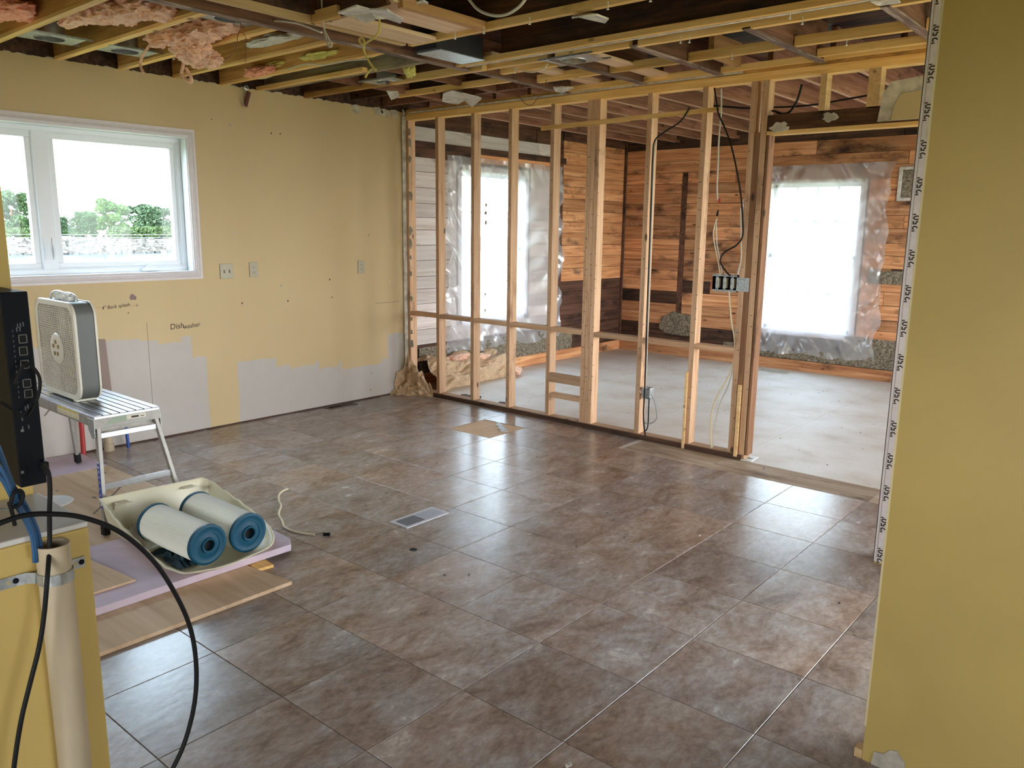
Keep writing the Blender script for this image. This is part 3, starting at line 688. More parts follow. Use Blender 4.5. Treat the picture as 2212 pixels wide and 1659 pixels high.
# --- ceiling
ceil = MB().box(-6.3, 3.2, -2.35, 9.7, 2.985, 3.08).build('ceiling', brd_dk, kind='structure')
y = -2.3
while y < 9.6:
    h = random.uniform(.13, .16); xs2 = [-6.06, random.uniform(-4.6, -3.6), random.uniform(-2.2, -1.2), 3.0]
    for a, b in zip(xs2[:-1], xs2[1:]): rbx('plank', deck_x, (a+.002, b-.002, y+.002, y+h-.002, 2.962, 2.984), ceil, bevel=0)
    y += h
def jx(nm, mat, x0, x1, y_, z0, z1, t=.04): return rbx(nm, mat, (x0, x1, y_, y_+t, z0, z1), ceil, bevel=.002)
def jy(nm, mat, x_, y0, y1, z0, z1, t=.04): return rbx(nm, mat, (x_, x_+t, y0, y1, z0, z1), ceil, bevel=.002)
for y_ in (1.00, 1.42, 1.85, 2.30, 2.72, 3.12, 3.50): jx('joist', joist_x, -6.06, -4.10, y_, 2.752, 2.96); jx('furring_or_lit_edge', furr_x, -6.06, -4.10, y_-.002, ZC, 2.751, .046)
jx('joist', joist_gr_x, -6.06, -4.105, 3.90, 2.74, 2.90, .045); jx('furring_or_lit_edge', furr_x, -4.9, -3.95, 4.25, ZC-.01, 2.77, .05); jx('joist', joist_dk_x, -6.06, -4.1, 4.26, 2.772, 2.96)
jx('furring_or_lit_edge', furr_x, -6.06, -4.7, 3.82, ZC, 2.76, .045); jx('furring_or_lit_edge', joist_x, -6.06, -4.7, 4.28, ZC, 2.77, .045); jx('furring_or_lit_edge', furr_x, -5.4, -4.1, 4.74, ZC, 2.775)
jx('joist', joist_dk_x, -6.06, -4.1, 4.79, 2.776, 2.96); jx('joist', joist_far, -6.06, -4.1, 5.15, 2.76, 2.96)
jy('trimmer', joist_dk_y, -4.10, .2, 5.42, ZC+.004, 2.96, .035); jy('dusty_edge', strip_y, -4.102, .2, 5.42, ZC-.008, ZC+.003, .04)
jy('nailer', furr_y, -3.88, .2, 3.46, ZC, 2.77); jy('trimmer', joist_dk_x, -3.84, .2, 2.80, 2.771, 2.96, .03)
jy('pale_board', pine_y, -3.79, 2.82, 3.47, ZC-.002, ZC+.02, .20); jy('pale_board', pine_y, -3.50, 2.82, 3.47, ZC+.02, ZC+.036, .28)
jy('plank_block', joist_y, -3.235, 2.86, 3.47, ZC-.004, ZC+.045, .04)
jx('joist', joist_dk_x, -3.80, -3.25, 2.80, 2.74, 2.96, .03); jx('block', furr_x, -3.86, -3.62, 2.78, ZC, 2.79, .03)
jx('furring_or_lit_edge', furr_x, -3.84, .6, 3.47, ZC, 2.772, .04); jx('joist', joist_dk_x, -3.84, .6, 3.50, 2.773, 2.96, .045)
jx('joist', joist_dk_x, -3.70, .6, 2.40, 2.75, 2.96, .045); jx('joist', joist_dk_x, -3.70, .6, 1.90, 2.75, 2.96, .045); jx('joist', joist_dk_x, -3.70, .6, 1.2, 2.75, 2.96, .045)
jx('furring_or_lit_edge', furr_x, -4.06, .6, 4.10, ZC, 2.765, .035); jx('plaster_ridge', plast_w, -4.0, .3, 4.137, ZC-.003, 2.752, .022); jx('joist', joist_dk_x, -3.70, .6, 4.162, 2.766, 2.96, .06)
jx('furring_or_lit_edge', furr_x, -3.98, -3.42, 4.30, ZC, 2.775); jx('furring_or_lit_edge', furr_x, -3.36, -2.80, 4.30, ZC, 2.775); jx('furring_or_lit_edge', furr_x, -2.74, .4, 4.30, ZC-.003, 2.785)
for x_ in (-5.32, -4.66): jy('joist', joist_far, x_, 3.96, 5.42, ZC+.02, 2.96, .035)
for x_ in (-3.41, -2.79, -2.08, -1.37, -.66): jy('joist', joist_dk_y, x_, 4.35, 5.42, ZC+.008, 2.96, .045); jy('dusty_edge', strip_y, x_-.002, 4.30, 5.42, ZC-.006, ZC+.007, .05)
rr_ = [-4.06, -3.41, -2.79, -2.08, -1.37, -.66, .0]
for y_, zt, xa, xb in ((4.52, .05, -5, -2.9), (4.90, .06, -5, 1), (5.24, .05, -2.2, 1)):
    for a, b in zip(rr_[:-1], rr_[1:]):
        if a < xa or b > xb: continue
        jx('furring_or_lit_edge', furr_x, a+.05, b, y_+random.uniform(-.02, .02), ZC+.004, ZC+zt, .042)
jy('pale_board', pine_y, -3.30, 4.36, 5.42, ZC+.03, ZC+.05, .14); jy('block', joist_y, -2.62, 4.95, 5.35, ZC+.02, 2.90, .04)
jy('nailer', pine_y, -3.86, 4.14, 5.42, ZC+.035, ZC+.07, .10)
for x_ in (-5.85, -5.42, -5.0, -4.6, -4.19, -3.75, -3.32, -2.90, -2.47, -2.05, -1.62, -1.2, -.78): jy('joist', joist_far, x_, 5.52, YB-.0, 2.772, 2.96); jy('furring_or_lit_edge', lit_edge, x_+.004, 5.52, YB-.1, 2.764, 2.7715, .030)  # pale strips added to paint in the joists' floor-lit bottom faces
rbx('rim_beam', brd_dk, (XF, -.3, YB-.09, YB-.004, 2.80, 2.96), ceil, bevel=0)
# old stovepipe box between the joists
m_ = MB(); m_.box(-3.96, -3.765, 3.64, 4.06, 2.735, 2.87)
m_.build('duct_box', plain('sooty_duct', (.012,.010,.014), .6), ceil, bevel=.004); rbx('foil_flange', galv, (-3.965, -3.755, 3.66, 4.065, 2.728, 2.7345), ceil, bevel=.001)
for (x0, x1, yy, zz) in ((-6.2, 3.15, 9.71, 3.0),): pass

# --- outdoors
g_m = plain('meadow_grass', (.19,.19,.06), .95, var=.3, scale=.6)
wat_m = plain('lake_water', (.04,.06,.075), .15, spec=.8, bump=0)
rock_m = plain('shore_rock', (.095,.078,.062), .9, var=.4, scale=3)
sand_m = plain('dry_bank', (.07,.049,.024), .95, var=.15, scale=1)
MB().box(-240, 60, -90, 180, -1.3, -1.0).build('ground_outside', g_m, kind='structure')
wz = -.95
SH = 68.0
MB().box(-5-SH, -12, -60, 120, -.99, wz).build('lake_water', wat_m, kind='structure')
bank = MB(); rn = random.Random(4)
bank.prism([(-5-SH+.5, -1.0), (-5-SH-3, .15), (-5-SH-14, .35), (-5-SH-16, -1.0)], 1, -50, 110)
bank.build('dry_bank', sand_m, kind='structure')
rk = MB()
for k in range(2600):
    t = rn.random(); x = -5-SH+.6-t*3.2; z = -1.0+t*1.1; y_ = rn.uniform(8, 62); s_ = rn.uniform(.10, .30)
    Mx = Matrix.Rotation(rn.uniform(0, 6), 3, 'Z')@Matrix.Rotation(rn.uniform(0, 1), 3, 'X')
    rk.obox((x, y_, z), Mx, s_*rn.uniform(.7, 1.3), s_, s_*rn.uniform(.5, .9))
rk.build('shore_rocks', rock_m, kind='stuff', label='band of pale riprap rocks along the far lake shore', cat='rocks')
fx = -5-SH-5
fz = 0.0
fe = empty('wire_fence', (fx, 25, fz), 'thin wire fence running along the dry bank above the rocks', 'fence')
for k in range(22):
    rbx('fence_post', darkm, (fx-.03, fx+.03, 8+k*2.3-.03, 8+k*2.3+.03, fz, fz+.62), fe, bevel=0)
for z in (fz+.60, fz+.34): rbx('fence_wire', galv, (fx-.012, fx+.012, 7.9, 56.4, z-.012, z+.012), fe, bevel=0)
def tree(px, X, ytop, wpx, col, label, seed, nleaf=6000, trunk=True, cat='tree', group='trees across the lake'):
    """tree standing at depth X whose crown tops out where the photograph shows it"""
    top = at(0, X, px, ytop); y = top.y; x = X; z = .1; hgt = top.z-z; wid = abs(at(0, X, px+wpx/2, ytop).y-at(0, X, px-wpx/2, ytop).y)
    rn = random.Random(seed); m_ = MB(); nc = 26
    cl = []
    for k in range(nc):
        t = rn.uniform(.12, .9); half = math.sqrt(max(.05, 1-((t-.42)/.62)**2))
        cl.append((rn.uniform(-.4, .4)*wid*.8*half, rn.uniform(-.42, .42)*wid*half, t*hgt, rn.uniform(.12, .20)*wid))
    for k in range(nleaf):
        cx_, cy_, cz, cr_ = cl[k % nc]
        v = Vector((rn.gauss(0, 1), rn.gauss(0, 1), rn.gauss(0, 1))).normalized()*cr_*rn.uniform(.8, 1.05)
        zz = cz+v.z*.7
        if zz > hgt: zz = hgt-rn.random()*.25
        c = Vector((x+cx_+v.x, y+cy_+v.y, z+max(.1, zz)))
        a = Vector((rn.uniform(-1, 1), rn.uniform(-1, 1), rn.uniform(-1, 1))).normalized(); b_ = a.orthogonal().normalized(); s_ = wid*.028*rn.uniform(.7, 1.6)
        n = len(m_.v); m_.v += [tuple(c+a*s_), tuple(c+b_*s_*.6), tuple(c-a*s_), tuple(c-b_*s_*.6)]; m_.f.append((n, n+1, n+2, n+3)); m_.mi.append(0)
    e_ = empty('shrub' if cat == 'shrub' else 'tree', (x, y, z), label, cat, group)
    m_.build('foliage', col, e_, fix=False, kind='stuff')
    if trunk: MB().tube([(x, y, z-.2), (x, y+.1, z+hgt*.3), (x+.1, y, z+hgt*.6)], [wid*.04, wid*.03, wid*.015], 8).build('trunk', stud_dark, e_)
def leaf(name, c):
    m_ = plain(name, c, .8, var=.35, scale=1.2)
    return m_
lf1 = leaf('bright_foliage', (.07,.135,.022)); lf2 = leaf('mid_foliage', (.042,.08,.02)); lf3 = leaf('hazy_foliage', (.055,.092,.038)); lf4 = leaf('shrub_foliage', (.07,.105,.028))
TX = -5-SH-13
tree(230, TX+2, 427, 80, lf1, 'tall bright green tree standing highest above the lake shore', 1, 9000)
tree(180, TX+5, 455, 68, lf2, 'darker round tree just left of the tallest lakeside tree', 2, 7000)
tree(305, TX-6, 440, 84, lf3, 'broad hazy green tree right of the tallest lakeside tree', 3, 7000)
tree(352, TX-8, 445, 60, lf3, 'hazy green tree at the right edge of the window pane', 4, 5000)
tree(18, TX-4, 410, 110, lf2, 'large green tree seen through the left window sash', 5, 8000)
tree(90, TX-9, 440, 80, lf3, 'hazy tree hidden mostly behind the window mullion', 6, 5000)
tree(150, TX-9, 468, 60, lf3, 'hazy tree at the left edge of the right window pane', 8, 4000)
for k, px in enumerate((262, 305, 345, 75, 25)):
    tree(px, TX+6, 490, 62, lf4, ['low shrub row right of the dark round tree', 'low shrubs below the broad hazy tree', 'low shrubs near the right window jamb', 'low shrub below the large tree beside the mullion', 'low shrub below the large tree at the left'][k], 20+k, 3000, trunk=False, cat='shrub', group='shrubs on the bank')

# ------------------------------------------------------------------ near left: wall end, low ledge wall, box, conduit, cables
nl = MB().box(-1.97, -1.83, -2.2, .573, 0, 2.72).build('wall_near_left', gold, kind='structure')
lw = MB().box(-1.829, -1.577, -1.6, .583, 0, 1.078).build('wall_ledge', gold, kind='structure', bevel=.004)
rbx('ledge_top', plaster and plain('ledge_drywall', (.60,.58,.54), .7, var=.06, scale=6), (-1.829, -1.577, -1.6, .583, 1.0785, 1.090), lw, bevel=.004)
sb = empty('network_switch', (-1.745, .523, 1.158), 'black rack network switch mounted on end above the yellow ledge', 'network switch')
rbx('housing', blackp, (-1.828, -1.66, .50, .546, 1.158, 1.53), sb, bevel=.002)
portm = plain('port_metal', (.20,.21,.22), .35, .6)
def pz(px, py): return at(0, -1.66, px, py)
def port(px, py, w_, h_, nm='port'):
    c = pz(px, py); m_ = MB(); t = .0014; x0, x1 = -1.66, -1.6585; a, b = w_/2, h_/2
    m_.box(x0, x1, c.y-a, c.y+a, c.z-b, c.z-b+t); m_.box(x0, x1, c.y-a, c.y+a, c.z+b-t, c.z+b); m_.box(x0, x1, c.y-a, c.y-a+t, c.z-b, c.z+b); m_.box(x0, x1, c.y+a-t, c.y+a, c.z-b, c.z+b)
    o = m_.build(nm, portm, sb)
    rbx('socket', dark_in, (-1.6602, -1.6597, c.y-a+t, c.y+a-t, c.z-b+t, c.z+b-t), o, bevel=0)
for px, py in ((49,732),(50,758),(53,787),(58,828),(61,850)): port(px, py, .0145, .0165)
m_ = MB()
for i in range(14): c = pz(27+i*1.1, 715+i*11); m_.box(-1.6602, -1.6594, c.y-.0006, c.y+.0006, c.z-.002, c.z+.002)
for px, py in ((38,704),(44,702),(50,700),(36,712),(43,711),(45,893),(55,882),(60,878),(48,905),(49,925),(62,922)): c = pz(px, py); m_.box(-1.6602, -1.6594, c.y-.001, c.y+.001, c.z-.004, c.z+.004)
m_.build('front_marking', plain('switch_print', (.10,.11,.12), .6), sb, kind='stuff')
for (z, l) in ((.0, 0),): pass
for py in (930, 1020):
    c = pz(48, py)
    MB().cyl((-1.661, c.y, c.z), (-1.6585, c.y, c.z), .003, 10).build('mount_screw', portm, sb)
# plug where the power cord leaves the box
m_ = MB(); c = pz(92, 1005); m_.box(-1.66, -1.635, c.y-.007, c.y+.004, c.z-.012, c.z+.012); m_.build('plug', blackr, sb, bevel=.003)

PX, PY, PZ = -1.548, .507, 1.075
cond = empty('conduit', (PX, PY, 0), 'cream plastic conduit pipe strapped upright to the yellow ledge wall', 'pipe')
MB().lathe([(.0285,0),(.0285,PZ),(.0245,PZ),(.0245,.02)], (PX, PY, 0), n=40).build('pipe_body', pvc, cond, smooth=True)
st = empty('pipe_strap', (PX+.02, .50, 1.0), 'perforated galvanised strap holding the cream conduit to the ledge wall', 'strap')
zs = 1.013
path = [(-1.5765, .34), (-1.5745, .40), (-1.5745, .45), (-1.572, .466), (-1.560, .4765)]
for k in range(9):
    a = math.radians(200+k*20); 
    path.append((PX-.0305*math.cos(math.radians(25-k*28.75+5)) if False else PX+.0305*math.cos(math.radians(-115+k*28)), PY+.0305*math.sin(math.radians(-115+k*28))))
path += [(-1.574, .545), (-1.5745, .569)]
m_ = MB()
for (a, b) in zip(path[:-1], path[1:]):
    m_.bar((a[0]+.0008, a[1], zs), (b[0]+.0008, b[1], zs), .0014, .021, up=(0,0,1))
m_.build('band', galv, st)
hm = plain('strap_hole_brass', (.42,.33,.16), .5)
for y in (.362,.385,.41,.437,.551): MB().cyl((-1.5735, y, zs), (-1.5725, y, zs), .0035, 10).build('strap_hole', hm, st)
for y in (.449, .563): MB().lathe([(0,.004),(.004,.0035),(.0058,0)], (-1.5735, y, zs), Matrix(((0,0,1),(0,1,0),(-1,0,0))), 12).build('screw', blackp, st)

def cable(name, pts, r, mat, label, cat='cable', group=None, n=6, seg=8):
    return MB().tube(spline(pts, n), r, seg).build(name, mat, smooth=True, label=label, cat=cat, group=group)
def apx(ax, val, P): return [at(ax, val, *p) for p in P]
cable('coax_cable', apx(0, -1.49, [(-120,1190),(-50,1150),(0,1130),(50,1114),(105,1110),(180,1118),(260,1150),(330,1210),(380,1285),(412,1360),(424,1440),(420,1520),(400,1600),(372,1662),(330,1730)]), .0047, blackr, 'thick black cable sweeping in a wide arc across the foreground', n=8, seg=12)
cable('power_cord', apx(0, -1.535, [(92,1005),(104,1020),(108,1055),(107,1110),(107,1180)])+apx(0, -1.50, [(102,1250),(95,1330),(84,1400),(64,1480),(45,1560),(30,1660),(26,1740)]), .0042, blackr, 'black cord hanging from the switch box down past the cream conduit', n=8, seg=12)
bl = [[(-60,880),(0,985),(30,1060),(58,1110),(78,1160),(82,1215)],[(-60,930),(0,1010),(28,1072),(56,1118),(74,1165),(78,1215)],[(-60,850),(-5,960),(28,1045),(60,1098),(84,1155),(90,1215)],[(-60,960),(0,1030),(30,1085),(54,1125),(70,1165),(74,1215)]]
for k, b_ in enumerate(bl):
    x_ = -1.548+.006*((k % 2)*2-1)
    cable('network_cable', apx(0, x_, b_), .0033, blue_c, ['second blue cable from the right entering the cream conduit', 'second blue cable from the left entering the cream conduit', 'rightmost blue cable entering the cream conduit', 'leftmost blue cable entering the cream conduit'][k], group='blue cables in the conduit', n=8, seg=10)
cable('cable_tie', apx(0, -1.535, [(22,1090),(30,1065),(44,1060),(50,1072),(40,1092),(24,1095),(20,1085),(27,1110),(32,1135)]), .0035, blackr, 'dark tape twisted around the blue cable bundle', 'cable tie')
cable('loose_wire', apx(0, -1.60, [(-40,1098),(0,1100),(18,1101),(30,1104)]), .0016, galv, 'thin silvery wire end sticking out left of the blue cables', 'wire')
cable('dark_lead', apx(0, -1.60, [(0,868),(20,880),(40,893),(56,900)])+apx(0, -1.62, [(70,880),(84,850),(84,812),(60,785),(45,800),(32,830)]), .0030, blackr, 'dark looping lead hanging in front of the black switch box', 'cable')

# ------------------------------------------------------------------ aluminium work platform and box fan
wp = empty('work_platform', (-5.0, 1.87, .02), 'silver aluminium folding work platform with a box fan on top', 'work platform')
X0, X1, Y0, Y1, ZT = -5.66, -4.365, 1.69, 2.045, .65
rbx('deck', alu, (X0, X1, Y0, Y1, ZT-.02, ZT-.004), wp, bevel=.002)
nsl = 8; wsl = (Y1-Y0)/nsl
for k in range(nsl): rbx('slat', alu, (X0, X1, Y0+k*wsl+.0045, Y0+(k+1)*wsl-.0045, ZT-.004, ZT), wp, bevel=.001)
rbx('groove_insert', blackr, (X0+.002, X1-.002, Y0+.003, Y1-.003, ZT-.0045, ZT-.0032), wp, bevel=0)
for y in (Y0, Y1-.004): rbx('side_rail', alu_dull, (X0, X1-.08, y, y+.004, ZT-.065, ZT-.02), wp, bevel=.001)
for x in (X0, X1-.004): rbx('end_plate', alu_dull, (x, x+.004, Y0, Y1, ZT-.07, ZT-.018), wp, bevel=.001)
for x in (X0, X1-.08):
    for y in (Y0-.003, Y1-.001):
        MB().prism([(x, ZT-.02), (x+.08, ZT-.02), (x+.08, ZT-.115), (x+.045, ZT-.13), (x, ZT-.08)], 1, y, y+.004).build('gusset', galv, wp, bevel=.001)
def leg(xt, yt, xf, yf, zt=.585, zb=.062):
    o = MB().bar((xt, yt, zt), (xf, yf, zb), .032, .022, up=(0,1,0)).build('leg', alu_dull, wp, bevel=.003)
    f_ = MB().bar((xf-(xt-xf)*.0, yf, zb+.03), (xf+(xf-xt)*.06, yf+(yf-yt)*.06, .026), .046, .036, up=(0,1,0)).build('rubber_foot', blackr, o, bevel=.006)
    m_ = MB(); 
    for t in (.08, .62):
        q = Vector((xt, yt, zt)).lerp(Vector((xf, yf, zb)), t); s_ = 1 if xf > -5 else -1
        MB().cyl(q+Vector((s_*.011, 0, 0)), q+Vector((s_*.0125, 0, 0)), .005, 10).build('rivet', darkm, o)
    return o
xr0, xr1 = X1-.018, X1+.10
leg(xr0, Y0+.022, xr1, Y0-.03); leg(xr0, Y1-.022, xr1, Y1+.05)
leg(X0+.018, Y0+.022, X0-.09, Y0-.03); leg(X0+.018, Y1-.022, X0-.09, Y1+.05)
def rung(xt, xf, t, w_=.035):
    y0 = (Y0+.022)*(1-t)+(Y0-.03)*t; y1 = (Y1-.022)*(1-t)+(Y1+.05)*t; x = xt*(1-t)+xf*t; z = .585*(1-t)+.062*t
    MB().bar((x, y0, z), (x, y1, z), .014, w_, up=(0,0,1)).build('rung', alu, wp, bevel=.002)
rung(xr0, xr1, .09, .03); rung(xr0, xr1, .60); rung(X0+.018, X0-.09, .14, .04)
rbx('brace', alu_dull, (xr0-.01, xr0-.006, Y0+.03, Y1-.03, .555, .575), wp)
MB().bar((xr0+.07, 1.80, .27), (X1-.20, 1.72, .05), .012, .004).build('locking_strut', alu_dull, wp)
MB().bar((X0-.04, 1.90, .40), (X0+.2, 1.95, .60), .012, .004).build('locking_strut', alu_dull, wp)
stl = plain('label_paper', (.66,.62,.50), .5); sty = plain('label_yellow', (.62,.50,.12), .5); stb = plain('label_blue', (.03,.07,.33), .45); stg = plain('label_green', (.30,.36,.26), .5)
st1 = rbx('safety_label', stl, (-4.86, -4.56, Y0-.0008, Y0-.0002, .598, .642), wp, bevel=0)
m_ = MB()
for k in range(4):
    x = -4.852+k*.073; m_.box(x, x+.062, Y0-.0014, Y0-.0009, .626, .639); m_.box(x, x+.055, Y0-.0014, Y0-.0009, .606, .611)
m_.build('label_print', sty, st1, kind='stuff')
st2 = rbx('rating_label', stl, (X1+.0002, X1+.0008, 1.86, 1.965, .604, .628), wp, bevel=0)
rbx('label_print', ink, (X1+.0009, X1+.0013, 1.885, 1.925, .610, .620), st2, bevel=0); rbx('label_print', ink, (X1+.0009, X1+.0013, 1.935, 1.955, .611, .615), st2, bevel=0)
MB().prism([(1.74,.592),(1.86,.600),(1.86,.632),(1.79,.630)], 0, X1+.0002, X1+.0007).build('rating_label', stg, wp)
# blue printed label wrapped on the near leg
ft = Vector((xr0, Y0+.022, .585)); fb = Vector((xr1, Y0-.03, .062))
a = ft.lerp(fb, .34)+Vector((-.0165, -.0115, 0)); b = ft.lerp(fb, .80)+Vector((-.0165, -.0115, 0))
lb = MB().bar(a+Vector((.0165,0,0)), b+Vector((.0165,0,0)), .0335, .001, up=(0,1,0)).build('leg_label', stb, wp)
m_ = MB()
for t, s_ in ((.02,.016),(.12,.008),(.22,.008),(.34,.005),(.45,.005),(.58,.004),(.72,.004),(.86,.012),(.93,.012)):
    q = a.lerp(b, t)+Vector((.0165, -.0010, 0)); m_.box(q.x-s_*.7, q.x+s_*.7, q.y-.0006, q.y, q.z-.006, q.z+.006)
m_.build('label_print', whitep, lb, kind='stuff')

fan = empty('box_fan', (-4.985, 1.82, .652), 'white box fan with square grille standing on the aluminium platform', 'fan')
FX0, FX1, FZ0, FZ1, FY0, FY1 = -5.265, -4.705, .662, 1.222, 1.762, 1.885
def rrect(x0, x1, z0, z1, r, n=8):
    P = []
    for cx_, cz, a0 in ((x1-r, z0+r, -90), (x1-r, z1-r, 0), (x0+r, z1-r, 90), (x0+r, z0+r, 180)):
        for k in range(n+1):
            a = math.radians(a0+90*k/n); P.append((cx_+r*math.cos(a), cz+r*math.sin(a)))
    return P
def band(loops, name, mat, par, **k):
    """loops of equal length: list of (pts2d, y)"""
    n = len(loops[0][0]); V = []; F = []
    for P, y in loops: V += [(p[0], y, p[1]) for p in P]
    for i in range(len(loops)-1):
        for q in range(n): F.append((i*n+q, i*n+(q+1) % n, (i+1)*n+(q+1) % n, (i+1)*n+q))
    return MB().add(V, F).build(name, mat, par, smooth=True, **k)
R1 = rrect(FX0, FX1, FZ0, FZ1, .085); R2 = rrect(FX0+.004, FX1-.004, FZ0+.004, FZ1-.004, .082)
Rin = rrect(FX0+.032, FX1-.032, FZ0+.032, FZ1-.032, .060); Rm = rrect(FX0+.030, FX1-.030, FZ0+.030, FZ1-.030, .062)
band([(R2, FY0+.012), (R2, FY1-.012)], 'housing', fanside, fan)
for ya, yb in ((FY0, FY0+.014), (FY1, FY1-.014)):
    band([(R1, yb), (R1, ya+.3*(yb-ya)), (R2, ya), (Rin, ya), (Rm, yb)], 'frame', fanw, fan)
cx_, cz_ = (FX0+FX1)/2, (FZ0+FZ1)/2
def grille(y, name):
    m_ = MB(); n = 20
    def half(u):                               # extent of the rounded opening at offset u from centre
        h = (FX1-FX0)/2-.031; r = .06; u = abs(u)
        if u <= h-r: return h
        return h-r+math.sqrt(max(0, r*r-(u-(h-r))**2))
    h = (FX1-FX0)/2-.031
    for i in range(1, n):
        u = -h+2*h*i/n; e = half(u)
        m_.box(cx_+u-.0026, cx_+u+.0026, y, y+.006, cz_-e, cz_+e)
    for i in range(1, 38):
        u = -h+2*h*i/38; e = half(u)
        m_.box(cx_-e, cx_+e, y+.001, y+.005, cz_+u-.0014, cz_+u+.0014)
    return m_.build(name, fanw, fan)
grille(FY0+.003, 'grille'); grille(FY1-.010, 'rear_grille')
MY = Matrix(((1,0,0),(0,0,-1),(0,1,0)))         # lathe axis towards -Y
o_ = MB().lathe([(0,.004),(.036,.0045),(.044,.006),(.072,.006),(.086,.003),(.090,-.002)], (cx_, FY0+.001, cz_), MY, 36).build('hub_cover', fanw, fan, smooth=True)
hubg = plain('hub_gap', (.30,.22,.09), .8)
for k in range(5):
    a = math.radians(90+72*k); MB().cyl((cx_+.038*math.cos(a), FY0-.0075, cz_+.038*math.sin(a)), (cx_+.038*math.cos(a), FY0-.004, cz_+.038*math.sin(a)), .0125, 12).build('hub_opening', hubg, o_)
for k in range(5):
    a0 = math.radians(72*k+15)
    def fn(u, v, a0=a0):
        r = .05+u*.20; a = a0+(v-.5)*(1.05-.25*u)
        return (cx_+r*math.cos(a), (FY0+FY1)/2+(v-.5)*.05, cz_+r*math.sin(a))
    MB().grid(fn, 6, 8).build('blade', plain('fan_blade_plastic', (.24,.19,.16), .5) if k == 0 else bpy.data.materials['fan_blade_plastic'], fan, smooth=True, fix=False, solid=.003)
MB().cyl((cx_, FY0+.03, cz_), (cx_, FY1-.02, cz_), .055, 24).build('motor', fanw, fan, smooth=True)
m_ = MB()                                      # carry handle with its three openings
m_.tube(spline([(cx_-.13, 1.80, FZ1-.004), (cx_-.10, 1.80, FZ1+.03), (cx_-.04, 1.80, FZ1+.046), (cx_+.04, 1.80, FZ1+.046), (cx_+.10, 1.80, FZ1+.03), (cx_+.13, 1.80, FZ1-.004)], 6), .007, 8)
m_.tube(spline([(cx_-.13, 1.85, FZ1-.004), (cx_-.10, 1.85, FZ1+.022), (cx_-.04, 1.85, FZ1+.034), (cx_+.04, 1.85, FZ1+.034), (cx_+.10, 1.85, FZ1+.022), (cx_+.13, 1.85, FZ1-.004)], 6), .006, 8)
for x in (-.055, .055): m_.box(cx_+x-.006, cx_+x+.006, 1.795, 1.855, FZ1-.004, FZ1+.036)
m_.box(cx_+.055, cx_+.10, 1.80, 1.85, FZ1-.004, FZ1+.020)
m_.build('handle', whitep, fan, bevel=.002)
for x in (FX0+.10, FX1-.10): rbx('foot', fanw, (x-.02, x+.02, FY0+.004, FY1-.004, .6515, FZ0+.002), fan, bevel=.003)
MB().lathe([(0,.014),(.013,.013),(.015,0)], (cx_+.05, 1.825, FZ1+.018), n=14).build('speed_knob', fanw, fan)
MB().tube(spline([(FX0+.05,FY0-.004,FZ1-.01),(FX0+.02,FY0-.008,1.15),(FX0+.015,FY0-.01,.95),(FX0+.03,FY0-.012,.80),(FX0+.045,FY0-.02,.69),(FX0+.09,FY0-.03,.6565),(FX0+.20,FY0-.035,.656)], 8), .0026, 6).build('cord', cab_c, fan, smooth=True)

# ------------------------------------------------------------------ sheets and boards on the floor
def slab(name, mat, poly, z0, z1, label, cat, bevel=.0015, edge=None):
    return MB().prism(poly, 2, z0, z1).build(name, mat, bevel=bevel, label=label, cat=cat)
slab('foam_sheet', foam, [(-6.03,1.2),(-5.56,1.2),(-5.56,2.215),(-6.03,2.215)], .001, .019, 'pinkish foam sheet flat on the floor under the rear platform legs', 'foam board')
slab('plywood_sheet', ply_x, [(-5.555,1.05),(-4.14,1.05),(-4.14,1.72),(-4.22,2.24),(-5.555,2.215)], .001, .019, 'large pale plywood sheet lying under the aluminium platform', 'plywood')
slab('plywood_board', ply_x, [(-3.40,.75),(-3.06,.75),(-3.058,1.999),(-3.335,1.96),(-3.40,1.95)], .001, .019, 'brown plywood board nearest the camera, lying in front of the lilac foam', 'plywood')
P = [(-4.08,.75),(-3.372,.75),(-3.372,1.75),(-3.366,2.17)]
rr = random.Random(3)
P += [(-3.36+rr.uniform(-.008, .008)-.02*k, 2.20+.012*k+rr.uniform(-.007, .007)) for k in range(5)]+[(-3.62,2.255),(-4.08,2.26)]
slab('foam_board', foam, P, .0205, .055, 'thick lilac foam board with a chewed corner under the cream tray', 'foam board', bevel=.002)
slab('plywood_scrap', ply_x, [(-4.0,.95),(-3.512,.95),(-3.505,1.475),(-3.84,1.435),(-4.0,1.43)], .0565, .068, 'small thin plywood offcut lying on the lilac foam board', 'plywood')
slab('wood_shim', furr_x, [(-3.42,1.97),(-3.30,1.97),(-3.29,2.05),(-3.40,2.06)], .0005, .016, 'short dark wood shim under the chewed corner of the lilac foam', 'wood scrap')
MB().lathe([(0,.0),(.115,.0),(.12,.006),(.115,.010),(.108,.006),(0,.006)], (-5.02, 1.66, .0195), n=40).build('bucket_lid', whitep, smooth=True, label='round white plastic lid lying on the plywood behind the ledge', cat='lid')

